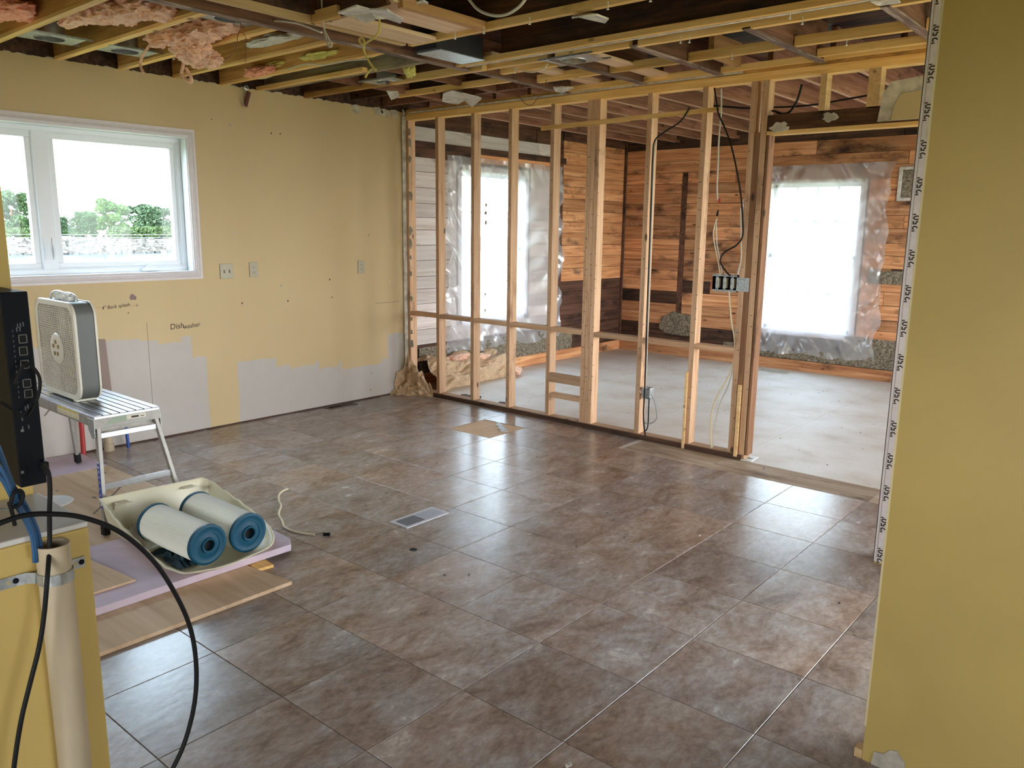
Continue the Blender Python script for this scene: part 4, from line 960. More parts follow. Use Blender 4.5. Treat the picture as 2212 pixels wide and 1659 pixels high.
# cream tray shell
tr = empty('plastic_tray', (-3.75, 1.9, .056), 'cream plastic cover lying upside down as a tray, high at the back', 'tray')
out = [(-4.18,1.615),(-4.17,1.72),(-4.16,1.90),(-4.15,2.08),(-4.135,2.17),(-4.0,2.19),(-3.85,2.20),(-3.68,2.20),(-3.54,2.185),(-3.42,2.13),(-3.345,2.04),(-3.315,1.93),(-3.305,1.82),(-3.315,1.73),(-3.36,1.65),(-3.45,1.61),(-3.60,1.60),(-3.80,1.60),(-4.0,1.605)]
def rz(x): t = max(0, min(1, (-3.42-x)/.75)); return .088+.165*t**1.25+.004*math.sin(x*60)
cxy = (-3.78, 1.90)
def ins(p, d, dx=0): 
    v = Vector((cxy[0]-p[0], cxy[1]-p[1])); L_ = v.length; return (p[0]+v.x/L_*d, p[1]+v.y/L_*d)
out = [(p.x, p.y) for p in spline([(x, y, 0) for x, y in out+out[:1]], 4)[:-1]]
lo = []; n = len(out)
for d, hf in ((-.012, .97), (-.006, 1.0), (.0, 1.0), (.006, .96), (.022, .55), (.038, .22), (.062, .05), (.095, .0)):
    lo.append([(*ins(p, d), .058+(rz(p[0])-.058)*hf) for p in out])
V = [v for l in lo for v in l]; F = []
for i in range(len(lo)-1):
    for k in range(n): F.append((i*n+k, i*n+(k+1) % n, (i+1)*n+(k+1) % n, (i+1)*n+k))
F.append(tuple(range((len(lo)-1)*n, len(lo)*n)))
MB().add(V, F).build('shell', cream, tr, smooth=True, solid=.004, fix=False)
for y in (1.70, 2.06):
    m_ = MB(); m_.box(-4.155, -4.11, y-.032, y+.032, .222, .229); m_.box(-4.155, -4.148, y-.032, y+.032, .19, .229); m_.bar((-4.12, y, .226), (-4.07, y+.005, .236), .055, .004, up=(0,0,1)); m_.build('clip', cream, tr, bevel=.002)
def crumple(name, c, rx, ry, h, mat, label, cat, seed):
    rn = random.Random(seed)
    import mathutils
    def fn(u, v):
        a = (u-.5)*2; b = (v-.5)*2; nse = mathutils.noise.fractal(Vector((a*2.2+seed, b*2.2, seed)), 1.0, 2.0, 4)
        return (c[0]+a*rx+nse*.01, c[1]+b*ry+nse*.01, c[2]+max(.001, h*(.5+.9*nse)*(1.1-.5*(a*a+b*b))))
    return MB().grid(fn, 24, 24).build(name, mat, smooth=False, label=label, cat=cat, fix=False)
crumple('crumpled_film', (-4.0, 1.72, .075), .10, .07, .06, film, 'crumpled clear wrapper at the back left inside the cream tray', 'wrapper', 3)
crumple('teal_scrap', (-3.60, 1.70, .066), .15, .045, .035, plain('dark_teal_cloth', (.01,.04,.06), .7), 'dark teal rag lying left of the near filter in the tray', 'rag', 9)

# pleated filter cartridges
def cartridge(a, b, label):
    a = Vector(a); b = Vector(b); z = (b-a); L_ = z.length; z.normalize(); x = Vector((0,0,1)).cross(z).normalized(); y = z.cross(x)
    M = Matrix((x, y, z)).transposed(); R_ = .098
    e_ = empty('filter_cartridge', (a+b)/2-Vector((0,0,R_)), label, 'filter', 'pleated filter cartridges in the tray')
    np_ = 110; prof = []; V = []; F = []
    for zi in (.022, L_-.022):
        for k in range(np_*2):
            ang = math.pi*k/np_; r = R_*.965 if k % 2 else R_*.942
            V.append(a+M@Vector((r*math.cos(ang), r*math.sin(ang), zi)))
    n2 = np_*2
    for k in range(n2): F.append((k, (k+1) % n2, n2+(k+1) % n2, n2+k))
    MB().add(V, F).build('pleats', bpy.data.materials['filter_paper'], e_, fix=True)
    MB().lathe([(.030,.022),(.030,0),(R_*.93,0),(R_,.004),(R_,.020),(R_*.96,.024)], a, M, 56).build('end_cap', blue_t, e_, smooth=True)
    cap = MB().lathe([(.030,L_-.03),(.030,L_+.010),(.036,L_+.010),(.038,L_),(.058,L_-.003),(.060,L_),(.080,L_-.002),(.083,L_),(R_*.95,L_),(R_,L_-.004),(R_,L_-.020),(R_*.96,L_-.024)], a, M, 56).build('end_cap', blue_t, e_, smooth=True)
    MB().lathe([(.026,L_-.02),(.031,L_-.02),(.031,L_+.011),(.026,L_+.008)], a, M, 30).build('collar', blue_t, cap, smooth=True)
    MB().lathe([(0,L_-.018),(.027,L_-.018)], a, M, 20).build('core_hole', dark_in, cap)
    return e_
_fp = plain('filter_paper', (.90,.90,.83), .85, var=.02, scale=5)
cartridge((-3.86,1.742,.178), (-3.395,1.775,.172), 'nearer white pleated filter with dark teal end caps in the tray')
cartridge((-3.88,1.972,.178), (-3.39,1.985,.172), 'farther white pleated filter with dark teal end caps in the tray')

# ------------------------------------------------------------------ small things on the floor
cable('cable_scrap', [(p.x, p.y, .006) for p in apx(2, .006, [(622,1056),(612,1060),(603,1068),(602,1080),(607,1092),(603,1105),(603,1114),(610,1126),(614,1138),(632,1147),(655,1152),(680,1155)])], .0065, cab_c, 'short cut length of cream cable on the tiles by the tray')
MB().tube([(p.x, p.y, .008) for p in apx(2, .008, [(680,1155),(690,1152),(697,1150)])], .002, 6).build('bare_lead', darkm, label='bare dark wire tip at the end of the cream cable scrap', cat='wire')
p = at(2, .006, 705, 1155); MB().cyl((p.x-.012, p.y-.012, .009), (p.x+.014, p.y+.014, .009), .0085, 10).build('wire_nut', blackp, smooth=True, label='small black wire nut on the tiles right of the cream cable', cat='wire nut')
def register(name, x0, x1, y0, y1, mat, label, z=0, n=14, th=.006, half=True):
    e_ = empty(name, ((x0+x1)/2, (y0+y1)/2, z), label, 'floor vent'); t = .022
    m_ = MB(); m_.box(x0, x1, y0, y0+t, z, z+th); m_.box(x0, x1, y1-t, y1, z, z+th); m_.box(x0, x0+t, y0+t, y1-t, z, z+th); m_.box(x1-t, x1, y0+t, y1-t, z, z+th)
    m_.box(x0+t, x1-t, (y0+y1)/2-.004, (y0+y1)/2+.004, z, z+th); m_.build('frame', mat, e_, bevel=.002)
    rbx('damper', dark_in, (x0+t, x1-t, y0+t, y1-t, z, z+.0008), e_, bevel=0)
    L_ = y1-y0-2*t
    for k in range(2*n):
        y = y0+t+L_*(k+.5)/(2*n)
        if abs(y-(y0+y1)/2) < .005: continue
        s_ = -1 if k < n else 1
        MB().bar((x0+t, y, z+th*.6), (x1-t, y, z+th*.6), .0012, .007, up=(0, s_*.6, 1)).build('louvre', mat, e_)
    return e_
vent_w = plain('vent_enamel', (.55,.53,.55), .35)
register('floor_register', -3.345, -3.195, 2.84, 3.175, vent_w, 'light metal floor vent set in the dark tiles mid room')
register('floor_register', -6.03, -5.93, 4.36, 4.68, plain('vent_brown', (.10,.07,.05), .5), 'brown floor vent against the foot of the yellow wall', n=10)
register('floor_register', -3.98, -3.62, 9.22, 9.34, plain('vent_pale', (.42,.38,.32), .5), 'pale floor vent near the far orange board wall', n=8)
e_ = empty('wall_plate', (-2.36, 5.50, 0), 'white switch plate lying on the floor at the foot of the end stud', 'wall plate')
MB().prism([(-2.42,5.415),(-2.335,5.425),(-2.345,5.575),(-2.425,5.56)], 2, 0, .006).build('plate', whitep, e_, bevel=.003)
rbx('toggle', whitep, (-2.385, -2.372, 5.49, 5.505, .006, .018), e_, bevel=.002)
rbx('slot', ink, (-2.392, -2.365, 5.48, 5.515, .006, .0066), e_, bevel=0)
rn = random.Random(12)
chips = [(953,935),(921,1010),(944,1001),(1160,987),(1195,1007),(1308,1064),(1312,1108),(1349,1161),(1245,1181),(1512,1157),(1013,1242),(960,1243),(1988-175,1303),(1650,1012),(1232,1652),(1226,1655),(860,960),(1500,700)][:16]
CR = {0:'dark crumb on the tiles in front of the patch with the missing tile', 1:'dark crumb on the tiles above and left of its neighbour, beyond the floor vent', 2:'dark crumb on the tiles just right of its neighbour, beyond the floor vent',
 3:'left one of two dark crumbs on the tiles in front of the triple stud', 4:'right one of two dark crumbs on the tiles in front of the triple stud', 5:'upper one of two dark crumbs in the middle of the tile floor', 6:'lower one of two dark crumbs in the middle of the tile floor',
 7:'dark crumb at the edge of the reddish tile right of the floor centre', 8:'dark crumb on a tile joint near the centre of the floor', 10:'right one of two dark crumbs below the round drain hole', 11:'left one of two dark crumbs below the round drain hole',
 12:'dark crumb on the tiles nearest the right wall end', 13:'dark crumb on the pale subfloor right of the end stud'}
for k, (px, py) in enumerate(chips):
    p = at(2, 0, px, py); r_ = .005 if k < 13 else .008
    m_ = MB(); P = [(p.x+r_*math.cos(a)*rn.uniform(.6, 1.2), p.y+r_*1.3*math.sin(a)*rn.uniform(.6, 1.2)) for a in [q*math.pi/3 for q in range(6)]]
    m_.prism(P, 2, .0002, .004); white = (k in (9, 14, 15))
    lab = ['dark speck of debris on the tiles', 'pale chip of plaster on the tiles'][white]
    m_.build('debris_chip', plast_w if white else darkm, label=({9:'pale plaster speck on the tiles between the floor vent and the corner bead',14:'larger pale plaster chip at the bottom edge of the floor',15:'smaller pale plaster chip at the bottom edge of the floor'}[k] if white else CR[k]), cat='debris', group='pale chips on the tiles' if white else 'dark crumbs on the tiles')
rn = random.Random(5); m_ = MB()
for k in range(80):
    x, y = rn.uniform(-5.6, -1.3), rn.uniform(5.6, 9.3); s_ = rn.uniform(.002, .0045); m_.box(x, x+s_*2, y, y+s_, -.001, s_*.7)
m_.build('sawdust_crumbs', brd_dky, kind='stuff', label='small brown crumbs scattered over the pale subfloor beyond the studs', cat='debris')
for k, (x, y, w_, d_, a) in enumerate(((-5.35,5.62,.20,.05,.3),(-5.42,5.60,.06,.07,1.0),(-4.93,5.60,.06,.05,.4))):
    MB().obox((x, y, .014), Matrix.Rotation(a, 3, 'Z')@Matrix.Rotation(.15, 3, 'X'), w_/2, d_/2, .010).build('wood_scrap', joist_dk_x, bevel=.003, label=['long dark wood sliver behind the sole plate near the kraft paper', 'curled dark scrap just left of the long wood sliver', 'small dark block of wood behind the third stud'][k], cat='wood scrap', fix=True)

q0, q1, q2, q3 = [at(0, XL+.012, *p) for p in ((212,733),(227,733),(243,862),(224,862))]
MB().prism([(q3.y,q3.z),(q2.y,q2.z),(q1.y,q1.z),(q0.y,q0.z)], 0, XL+.002, XL+.018).build('brown_wall_strip', plain('brown_strip', (.26,.19,.155), .7), bevel=.001, label='brown strip on the left wall behind the fan', cat='wood strip')  # thin brown strip set flat against the left wall
# plumbing stubs at the left wall
MB().tube([(-5.985,2.225,-.003),(-5.99,2.23,.20),(-6.0,2.23,.38)], .017, 12).build('red_pipe', red_p, smooth=True, label='red plastic water pipe standing up by the left wall', cat='pipe')
MB().tube([(-5.985,2.545,-.003),(-6.0,2.54,.40)], .012, 12).build('blue_pipe', blu_p, smooth=True, label='blue plastic water pipe standing up by the left wall', cat='pipe')
MB().lathe([(.030,.06),(.030,.0),(.036,0),(.036,-.0),(.036,.05),(.03,.055),(.028,.055),(.028,.37),(.024,.37)], (-5.995,2.41,.0), n=24).build('drain_pipe', pvc, smooth=True, label='white drain stub with a collar between red and blue pipes', cat='pipe')

# ------------------------------------------------------------------ plates on the left wall
def wallplate(name, y0, y1, z0, z1, label, cat, kind_):
    e_ = empty(name, (XL, (y0+y1)/2, z0), label, cat, 'outlets on the left wall' if kind_ == 'outlet' else None)
    o = rbx('plate', almond, (XL+.0005, XL+.008, y0, y1, z0, z1), e_, bevel=.003)
    c, zc = (y0+y1)/2, (z0+z1)/2
    if kind_ == 'outlet':
        for dz in (.022, -.022):
            q = MB().prism([(c-.015, zc+dz-.012), (c+.015, zc+dz-.012), (c+.015, zc+dz+.012), (c-.015, zc+dz+.012)], 0, XL+.008, XL+.0105).build('receptacle', almond, e_, bevel=.004)
            m_ = MB(); m_.box(XL+.0104, XL+.0108, c-.0075, c-.0055, zc+dz-.004, zc+dz+.006); m_.box(XL+.0104, XL+.0108, c+.0055, c+.0075, zc+dz-.004, zc+dz+.006); m_.box(XL+.0104, XL+.0108, c-.002, c+.002, zc+dz-.010, zc+dz-.006); m_.build('slot', dark_in, q)
    else:
        for dy in (-.023, .023):
            q = rbx('toggle', almond, (XL+.008, XL+.02, c+dy-.004, c+dy+.004, zc-.004, zc+.012), e_, bevel=.001)
            rbx('toggle_slot', ink, (XL+.008, XL+.0085, c+dy-.006, c+dy+.006, zc-.013, zc+.013), e_, bevel=0)
            m_ = MB()
            for dz in (-.03, .03): m_.cyl((XL+.008, c+dy, zc+dz), (XL+.009, c+dy, zc+dz), .003, 8)
            m_.build('screw', steel, e_)
wallplate('switch_plate', 3.412, 3.532, 1.222, 1.345, 'double light switch plate on the yellow wall beside the window', 'switch', 'switch')
wallplate('outlet_plate', 3.678, 3.757, 1.226, 1.350, 'almond outlet plate just right of the double switch plate', 'outlet', 'outlet')
wallplate('outlet_plate', 4.817, 4.893, 1.218, 1.340, 'almond outlet plate on the yellow wall near the studs', 'outlet', 'outlet')
# maroon anchor hanging at the top of the left wall
e_ = empty('anchor_bracket', (XL+.03, 3.73, 2.55), 'dark red plastic anchor hanging at the top of the yellow wall', 'bracket')
a, b = at(0, XL+.03, 538, 198), at(0, XL+.03, 530, 230)
MB().bar(a, b, .018, .03, up=(0,1,0)).build('body', maroon, e_, bevel=.004); MB().lathe([(.014,0),(.02,.008),(.02,.016),(.010,.02)], at(0, XL+.02, 530, 190), RX.transposed() if False else Matrix(((0,0,1),(0,1,0),(-1,0,0))), 16).build('clamp', steel, e_, smooth=True)
MB().tube(spline(apx(0, XL+.03, [(529,194),(524,205),(526,225),(529,231)]), 5), .003, 6).build('wire', steel, e_)

# ------------------------------------------------------------------ electrics in the stud wall
e_ = empty('switch_box', (-2.66, YS-.01, 1.21), 'open three-gang switch box on the side of the end studs', 'switch box')
BX0, BX1, BZ0, BZ1 = -2.735, -2.545, 1.225, 1.345
m_ = MB(); m_.box(BX0, BX1, YS+.055, YS+.058, BZ0, BZ1); m_.box(BX0, BX0+.003, YS, YS+.055, BZ0, BZ1); m_.box(BX1-.003, BX1, YS, YS+.055, BZ0, BZ1); m_.box(BX0, BX1, YS, YS+.055, BZ0, BZ0+.003); m_.box(BX0, BX1, YS, YS+.055, BZ1-.003, BZ1)
m_.build('housing', blackp, e_)
for k in range(3):
    c = BX0+.040+k*.058
    q = rbx('switch_yoke', galv, (c-.009, c+.009, YS-.006, YS-.003, BZ0-.006, BZ1+.006), e_)
    rbx('switch_body', almond, (c-.014, c+.014, YS-.004, YS+.03, BZ0+.025, BZ1-.025), e_, bevel=.002); rbx('toggle', greyp, (c-.004, c+.004, YS-.016, YS-.005, BZ0+.052, BZ0+.068), q)
    m_ = MB()
    for z in (BZ0+.006, BZ1-.006, BZ0+.018, BZ1-.018): m_.cyl((c, YS-.009, z), (c, YS-.006, z), .004, 8)
    m_.build('screw', darkm, q)
rbx('rim', galv, (BX0, BX1, YS-.003, YS, BZ1-.012, BZ1), e_, bevel=.001); rbx('rim', galv, (BX0, BX1, YS-.003, YS, BZ0, BZ0+.012), e_, bevel=.001)
rbx('nail_plate', galv, (-2.545, -2.45, YS-.004, YS-.001, 1.232, 1.330), e_, bevel=.001)
e_ = empty('junction_box', (-3.235, YS+.03, .33), 'galvanised outlet box hanging loose on the stud low down', 'junction box')
rbx('box_body', galv, (-3.285, -3.205, YS-.008, YS+.05, .335, .43), e_, bevel=.012)
m_ = MB()
for z in (.36, .385, .41): m_.cyl((-3.255, YS-.0095, z), (-3.255, YS-.0075, z), .004, 8)
m_.build('knockout', darkm, e_)
m_ = MB(); m_.bar((-3.30, YS-.012, .395), (-3.24, YS-.014, .43), .008, .003); m_.bar((-3.305, YS-.012, .40), (-3.29, YS-.012, .38), .008, .003); m_.build('clip', whitep, e_)
A = lambda P, y=5.405: apx(1, y, P)
cable('stud_cable', A([(1490,232),(1470,262),(1440,282),(1415,303),(1410,340),(1407,420),(1402,560),(1397,700),(1393,830),(1390,900),(1394,942)], 5.40), .006, cab_k, 'black cable running down the stud to the loose outlet box')
cable('stud_cable', A([(1417,303),(1413,340),(1410,420),(1405,560),(1400,700),(1396,815)], 5.41), .004, cab_w, 'white cable paired with the black one down the same stud')
cable('stud_cable', A([(1543,190),(1548,220),(1552,245),(1565,275),(1578,310),(1590,360),(1600,420),(1604,470),(1604,510),(1590,530),(1565,545),(1556,562),(1562,578),(1577,596)], 5.40), .006, cab_k, 'black cable curving from the top plate into the switch box')
cable('stud_cable', A([(1558,192),(1558,240),(1553,300),(1551,360),(1549,400),(1550,432)], 5.41), .006, cab_w, 'straight white cable hanging between the last studs')
cable('stud_cable', A([(1549,472),(1543,490),(1541,510),(1546,540),(1552,570),(1556,595)], 5.41), .004, cab_c, 'cream cable pair entering the switch box from above, left one')
cable('stud_cable', A([(1547,475),(1548,505),(1549,530),(1555,560),(1560,592)], 5.41), .004, cab_w, 'white cable pair entering the switch box from above, right one')
cable('stud_cable', A([(1575,628),(1577,660),(1581,700),(1587,735),(1585,780),(1575,810),(1555,845),(1540,880),(1535,920),(1537,972)], 5.44), .0065, cab_c, 'cream cable bowing down from the switch box to the sole plate')
cable('stud_cable', A([(1583,800),(1572,835),(1556,870),(1547,905),(1541,940),(1540,972)], 5.46), .004, cab_w, 'thin white cable beside the bowed cream cable near the floor')
cable('stud_cable', A([(1407,852),(1414,868),(1418,890),(1418,905),(1405,915),(1394,914),(1389,905)], 5.41), .005, greyp, 'grey cable loop hanging from the loose outlet box')
cable('stud_cable', A([(1402,862),(1401,890),(1400,915),(1397,928),(1391,932)], 5.41), .005, cab_k, 'short dark cable hanging straight under the outlet box')
cable('stud_cable', A([(1600,450),(1601,520),(1601,560),(1594,592)], 5.42), .005, cab_w, 'white cable running down behind the end stud above the switches')
q = at(1, 5.40, 1554, 438); MB().cyl(q, q+Vector((0,0,.03)), .010, 10, .006).build('wire_nut', red_p, smooth=True, label='red wire nut on the hanging cable between the last studs', cat='wire nut')
q = at(1, 5.40, 1549, 466); MB().cyl(q, q+Vector((.006,0,.04)), .009, 10, .005).build('wire_nut', blackp, smooth=True, label='black wire nut just below the red one between the studs', cat='wire nut')
cable('header_cable', A([(1650,232),(1700,231),(1760,226),(1830,214),(1880,205)], 5.56), .006, cab_k, 'long dark cable drooping across above the dark header')
cable('header_cable', A([(1732,182),(1726,205),(1718,225),(1705,242),(1690,246),(1672,240),(1650,238)], 5.50), .008, cab_k, 'thick black cable looping down from the top plate above the header')
cable('header_cable', A([(1533,228),(1560,230),(1600,233),(1630,234)], 5.528), .007, cab_k, 'dark cable stub running behind the last studs near the top')

# ------------------------------------------------------------------ hanging from the ceiling
cable('ceiling_cable', apx(1, 2.80, [(694,-40),(696,20),(700,60),(708,80),(716,96),(713,101),(706,92),(701,70)]), .0055, cab_w, 'white cable hanging in a narrow loop from the ceiling')
cable('ceiling_cable', apx(1, 2.70, [(527,44),(524,36),(530,32),(548,42),(570,47),(600,45),(640,50),(665,58),(695,70)]), .0055, cab_w, 'white cable snaking left beside the narrow hanging loop')
cable('ceiling_cable', apx(1, 2.95, [(817,30),(820,50),(819,68),(810,80),(795,90),(783,96),(776,88),(781,81),(787,90),(786,108),(794,128),(806,145),(812,151),(805,149),(796,155),(789,167)]), .006, cab_y, 'kinked yellow cable dangling from the torn plaster')
cable('ceiling_cable', apx(1, 3.20, [(975,-80),(985,-50),(1000,-22),(1014,0),(1032,20),(1055,31),(1078,34),(1100,29),(1122,14),(1136,-4),(1150,-30),(1160,-60),(1166,-90)]), .0075, cab_w, 'thick white cable hanging in a half circle at the top centre')
cable('ceiling_cable', apx(1, 4.40, [(1110,147),(1130,153),(1155,155),(1175,147),(1183,138)]), .0055, cab_c, 'short white cable sagging beside the round light can')
cable('ceiling_cable', apx(1, 3.55, [(690,172-10),(640,150),(600,160),(560,170),(500,160),(455,166)])[1:], .005, cab_w, 'faint white cable drooping just above the yellow wall')
cable('ceiling_cable', apx(1, 3.45, [(620,150),(660,138),(700,140),(745,132),(790,128)]), .004, cab_w, 'white cable lying along the joists beside the yellow fibre')
cable('bare_wire', apx(1, 2.62, [(519,46),(520,60),(513,80),(512,95),(500,118),(485,130)]), .0022, copper, 'thin dark wire dangling from the light can by the insulation', 'wire')
cable('bare_wire', apx(1, 2.62, [(524,70),(532,85),(529,100),(531,135)]), .0016, copper, 'thinner copper wire hanging beside the longer dark wire', 'wire')
cable('bare_wire', apx(1, 4.512, [(1110,120),(1115,140),(1120,180),(1125,210),(1135,224),(1150,226),(1165,205),(1181,172)]), .0025, copper, 'thin dark wire hanging in a loop above the studs', 'wire')
def can_light(c, ang, label, r=.082, tilt=None, up=.13, dome=True):
    c = Vector(c); Mz = Matrix.Rotation(ang, 3, 'Z'); e_ = empty('recessed_light', c, label, 'light can', 'empty light cans in the ceiling')
    N_ = 32; V = []; F = []
    hx, hy = .17, .115
    for k in range(N_):
        a = 2*math.pi*k/N_; V.append(c+Mz@Vector((r*math.cos(a), r*math.sin(a), 0)))
        t = 1/max(abs(math.cos(a))/hx, abs(math.sin(a))/hy); V.append(c+Mz@Vector((t*math.cos(a), t*math.sin(a), 0)))
    for k in range(N_): q = (k+1) % N_; F.append((2*k, 2*k+1, 2*q+1, 2*q))
    MB().add(V, F).build('mounting_plate', galv, e_, solid=.002)
    MB().lathe([(r+.003,-.006),(r+.003,.0),(r,-.006),(r,up),(.0,up)], c, n=32).build('can', alu, e_, smooth=True, fix=False, solid=.0015)
    for s_ in (-1, 1): MB().bar(c+Mz@Vector((-.215, s_*hy*.9, .006)), c+Mz@Vector((.215, s_*hy*.9, .006)), .004, .012, up=(0,0,1)).build('hanger_bar', galv, e_)
    return e_
can_light((-5.50,2.07,2.752), math.pi/2, 'round empty light can at the far left above the window', up=.12)
can_light((-5.50,2.52,2.752), math.pi/2, 'round empty light can second from the left above the window', up=.12)
can_light((-4.27,2.55,2.775), math.pi/2, 'light can half buried in pink insulation beside the torn batt', up=.10)
can_light((-4.90,4.22,2.735), 0, 'light can above the yellow wall near its far end', up=.12)
can_light((-3.28,4.40,2.728), 0, 'round light can nearest the stud wall top plate', up=.12)
import mathutils
def clump(name, blobs, mat, label, cat='insulation', seed=1, rough=.35, group=None):
    m_ = MB()
    for k, (c, r_) in enumerate(blobs):
        bm = bmesh.new(); bmesh.ops.create_icosphere(bm, subdivisions=4, radius=1)
        V = []
        for v in bm.verts:
            p_ = v.co.copy(); nz = mathutils.noise.fractal(p_*1.15+Vector((seed*3.1, k*7.7, 0)), .55, 2.3, 7)
            nz2 = mathutils.noise.ridged_multi_fractal(Vector((p_.x*1.2, p_.y*4.0, p_.z*2.0))+Vector((k*5.1, seed, 0)), .7, 2.0, 5, .9, 2.0)
            s_ = 1+rough*nz+rough*.35*(nz2-1)
            V.append((c[0]+p_.x*r_[0]*s_, c[1]+p_.y*r_[1]*s_, c[2]+p_.z*r_[2]*s_))
        F = [tuple(v.index for v in f.verts) for f in bm.faces]; bm.free(); m_.add(V, F)
    return m_.build(name, mat, smooth=True, fix=False, label=label, cat=cat, group=group)
def bp(px, py, z, r): p = at(2, z, px, py); return ((p.x, p.y, z), r)
clump('insulation_batt', [bp(15,18,2.80,(.20,.10,.06)),bp(60,30,2.80,(.16,.09,.05)),bp(78,38,2.78,(.07,.06,.04))], pink, 'pink insulation tuft at the top left corner of the ceiling', seed=2)
clump('insulation_batt', [bp(170,30,2.80,(.16,.09,.06)),bp(230,26,2.80,(.16,.10,.06)),bp(290,18,2.79,(.16,.10,.06)),bp(345,22,2.79,(.13,.09,.05)),bp(375,26,2.79,(.07,.08,.045)),bp(280,38,2.78,(.07,.05,.04)),bp(150,46,2.79,(.10,.05,.035))], pink2, 'long pale pink insulation batt stuffed between the first joists', seed=5)
clump('insulation_batt', [bp(470,52,2.80,(.16,.12,.06)),bp(430,62,2.78,(.16,.12,.07)),bp(400,78,2.74,(.17,.12,.06)),bp(355,85,2.72,(.10,.08,.045)),bp(410,108,2.68,(.13,.09,.06)),bp(440,128,2.66,(.11,.08,.05)),bp(420,95,2.70,(.10,.10,.07)),bp(460,132,2.66,(.06,.05,.035)),bp(500,70,2.80,(.08,.10,.04)),bp(385,75,2.75,(.09,.08,.06))], pink2, 'large torn pink insulation batt hanging down from the joists', seed=8, rough=.5)
def strand(P, r, label):
    MB().tube(spline(P, 5), r, 7).build('insulation_strand', pink2, smooth=True, label=label, cat='insulation')
strand([at(2, 2.74, 352, 84)]+apx(1, 2.55, [(330,92),(318,105),(308,120),(303,140),(310,158)]), [.016]*0 or .009, 'thin strand of pink insulation hanging left of the torn batt')
strand(apx(1, 2.66, [(392,112),(396,140),(392,158),(400,170),(412,178),(413,168),(402,148)]), .010, 'looped strand of pink insulation hanging lowest of all')
clump('insulation_batt', [bp(555,155,2.76,(.14,.05,.035)),bp(580,150,2.75,(.06,.04,.025))], pink, 'small pink insulation tuft above the yellow wall, right of the big batt', seed=11)
clump('insulation_batt', [bp(600,142,2.79,(.16,.05,.03)),bp(640,138,2.79,(.10,.05,.03))], yfoam, 'yellow fibre patch left of the long yellow strip', seed=13, group='yellow fibre between the joists')
clump('insulation_batt', [bp(700,122,2.79,(.22,.07,.03)),bp(755,118,2.79,(.22,.07,.03)),bp(800,112,2.79,(.12,.05,.03))], yfoam, 'long yellow fibre strip between the joists beside the yellow cable', seed=14, group='yellow fibre between the joists')
clump('insulation_batt', [bp(885,150,2.74,(.05,.03,.05))], yfoam, 'small yellow fibre drip near the light can by the wall end', seed=15, group='yellow fibre between the joists')
clump('insulation_batt', [bp(600,88,2.81,(.28,.09,.025)),bp(645,82,2.81,(.20,.08,.025))], plain('white_fibre', (.72,.70,.62), .95, var=.1, scale=22, bump=1.0), 'whitish insulation patch right of the hanging pink batt', seed=17)
# torn plaster and drywall hanging from the joists
def flap(px, z, label, mat=plast_w, seed=0, th=.008):
    rn = random.Random(seed); P = [at(2, z, *p) for p in px]
    V = [(p.x, p.y, z+rn.uniform(-.02, .012)) for p in P]; c = sum((Vector(v) for v in V), Vector())/len(V); V.append((c.x, c.y, z+.012)); n = len(P)
    return MB().add(V, [(k, (k+1) % n, n) for k in range(n)]).build('plaster_flap', mat, label=label, cat='plaster', solid=th, fix=True)
flap([(729,20),(770,15),(800,22),(835,14),(850,28),(872,38),(865,50),(835,42),(812,34),(792,40),(768,43),(772,34),(748,34)], 2.71, 'torn white plaster scrap around the yellow cable', seed=1)
flap([(957,205),(975,198),(1000,196),(1035,205),(1040,215),(1020,232),(1010,214),(990,222),(970,222),(955,218)], 2.70, 'pale torn drywall flap above the corner of the stud wall', seed=2)
flap([(900,2),(915,0),(925,3),(905,6)], 2.71, 'little white plaster flake at the top edge near the centre', seed=3)
flap([(1235,33),(1260,27),(1290,28),(1315,34),(1308,41),(1280,40),(1240,38)], 2.71, 'white plaster lump stuck under the centre furring strip', seed=4)
flap([(1880,2),(1935,0),(1945,8),(1900,16),(1890,10)], 2.71, 'white plaster lump at the top right by the corner bead', seed=5)
flap([(835,198),(860,200),(862,208),(845,212)], 2.71, 'small plaster flake near the end of the yellow wall', seed=6)
flap([(1195,168+18),(1225,183),(1240,190),(1215,195),(1200,196)], 2.70, 'plaster flake on the top plate below the light can', seed=7)
# drywall screws still hanging from the strips
sc_pts = [(1144,52,2.70),(1045,72,2.70),(983,84,2.70),(1405,3,2.70),(1313,20,2.70),(1706,40,2.70),(1733,52,2.70),(1828,98,2.70),(1470,93,2.70),(1489,92,2.70),(1581,128,2.70),(1113,158,2.70),(435,135,2.70),(375,128,2.70)]
for px, py, z in sc_pts:
    p = at(2, z, px, py)
    MB().tube([(p.x, p.y, z+.036), (p.x+.002, p.y, z)], .0022, 6).lathe([(0,0),(.007,0),(.0075,.002),(.002,.010)], (p.x, p.y, z-.002), n=10).build('screw', whitep, ceil, smooth=True)

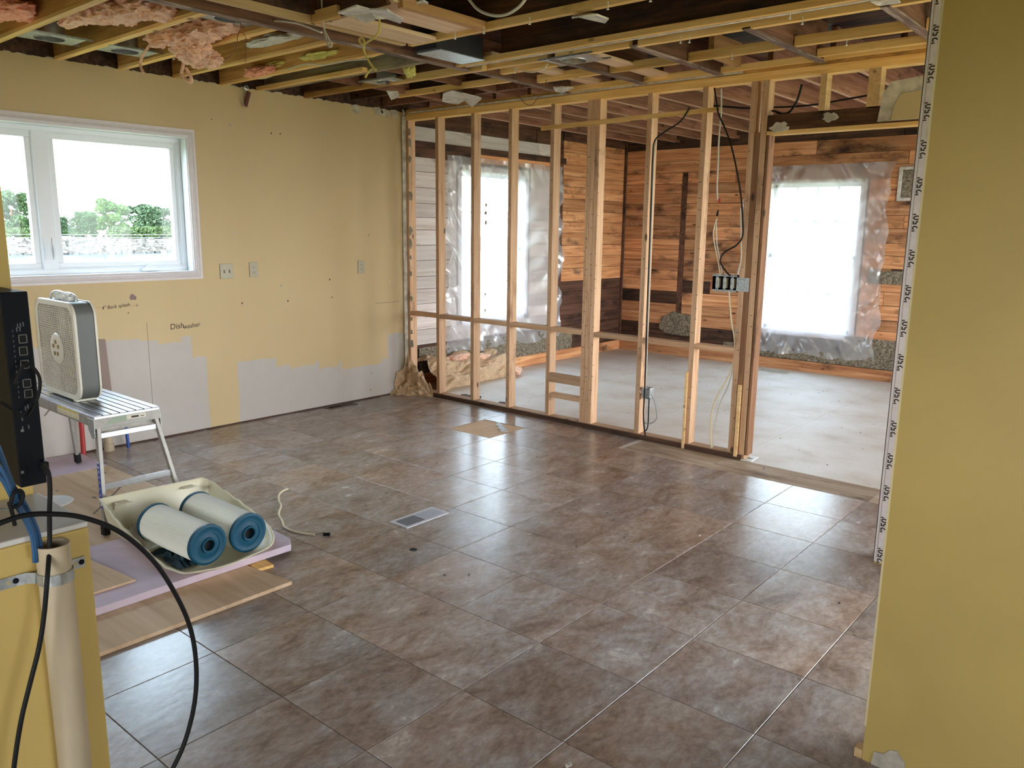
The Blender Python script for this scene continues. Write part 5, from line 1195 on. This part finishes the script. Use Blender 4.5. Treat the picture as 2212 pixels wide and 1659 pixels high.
# ------------------------------------------------------------------ kraft-faced insulation heap in the corner
def ridge(v):
    """sharp paper creases"""
    return mathutils.noise.ridged_multi_fractal(v, .6, 2.1, 4, .9, 2.0)
def heap():
    def fn(u, v):
        y = 5.62+u*1.22; a = v*math.pi*.5; W_ = .42-.10*u; Hh = .30-.05*u+.03*math.sin(5*u*3)
        x = -6.165+W_*math.sin(a)**.9; z = .004+Hh*math.cos(a)**.65
        q = mathutils.noise.fractal(Vector((y*2.4, v*2.6, .3)), .8, 2.1, 4); r_ = ridge(Vector((y*3.2, v*2.8, 1.7)))
        k = 0 if v > .97 else 1
        return (x+(.05*q+.035*(r_-1.1))*(1 if v > .05 else 0), y+.03*q, max(.003, z+(.05*q+.030*(r_-1.2))*k))
    e_ = empty('insulation_heap', (-6.0, 6.2, 0), 'heap of crumpled brown kraft-faced insulation lying behind the first studs', 'insulation')
    MB().grid(fn, 64, 30).build('kraft_facing', kraft, e_, fix=False, solid=.002)
    mm = clump('batt_fibre', [((-6.05,6.15,.27),(.09,.20,.035)),((-5.98,6.42,.26),(.07,.13,.03)),((-6.05,6.92,.10),(.10,.10,.10)),((-5.86,6.86,.055),(.09,.09,.05))], pink2, None, seed=21); mm['kind'] = 'stuff'
    for k in ('label', 'category'):
        if k in mm: del mm[k]
    mm.parent = e_; mm.location = Vector(mm.location)-ORG[e_.name]
heap()
def spill():
    def fn(u, v):
        x = -6.035+.36*u-.10*v*(1-u); ye = 5.412-.24*(1-u)**.7*v
        q = mathutils.noise.fractal(Vector((u*3.5, v*2.6, 2.2)), .8, 2.1, 4); r_ = ridge(Vector((u*3.4, v*2.4, 4.1)))
        h = (.34*(1-u)**.8+.05)*(1-v)**1.25
        w_ = min(1, v*6)*min(1, (1-u)*5)
        return (max(-6.05, x+.05*q*w_), min(5.42, ye-(.04*q+.03*(r_-1.2))*w_), max(.003, h+(.06*q+.05*(r_-1.2))*(1-v)))
    MB().grid(fn, 30, 22).build('kraft_paper', kraft, label='brown kraft paper spilling around the wall corner on to the tiles', cat='paper', fix=False, solid=.002)
spill()

for nm, loc, d, a, b in (('portal_left', (XL-.18, 2.18, 1.8), (1,0,0), 2.0, 1.0), ('portal_far', (XF-.18, 6.9, 1.45), (1,0,0), 1.15, 1.7), ('portal_back', (-3.59, YB+.18, 1.35), (0,-1,0), 1.15, 1.8),
    ('portal_right', (-.12, 7.45, 1.45), (-1,0,0), 3.1, 2.0), ('portal_side', (3.17, .3, 1.45), (-1,0,0), 1.0, 1.1), ('portal_added_side', (3.17, 4.0, 1.4), (-1,0,0), 2.2, 2.0), ('portal_front', (-3.4, -2.37, 1.5), (0,1,0), 1.2, 1.0), ('portal_added_front', (.05, -2.37, 1.525), (0,1,0), 1.5, 1.15)):
    portal(nm, loc, d, a, b)  # portals in the unseen walls serve the openings added for fill
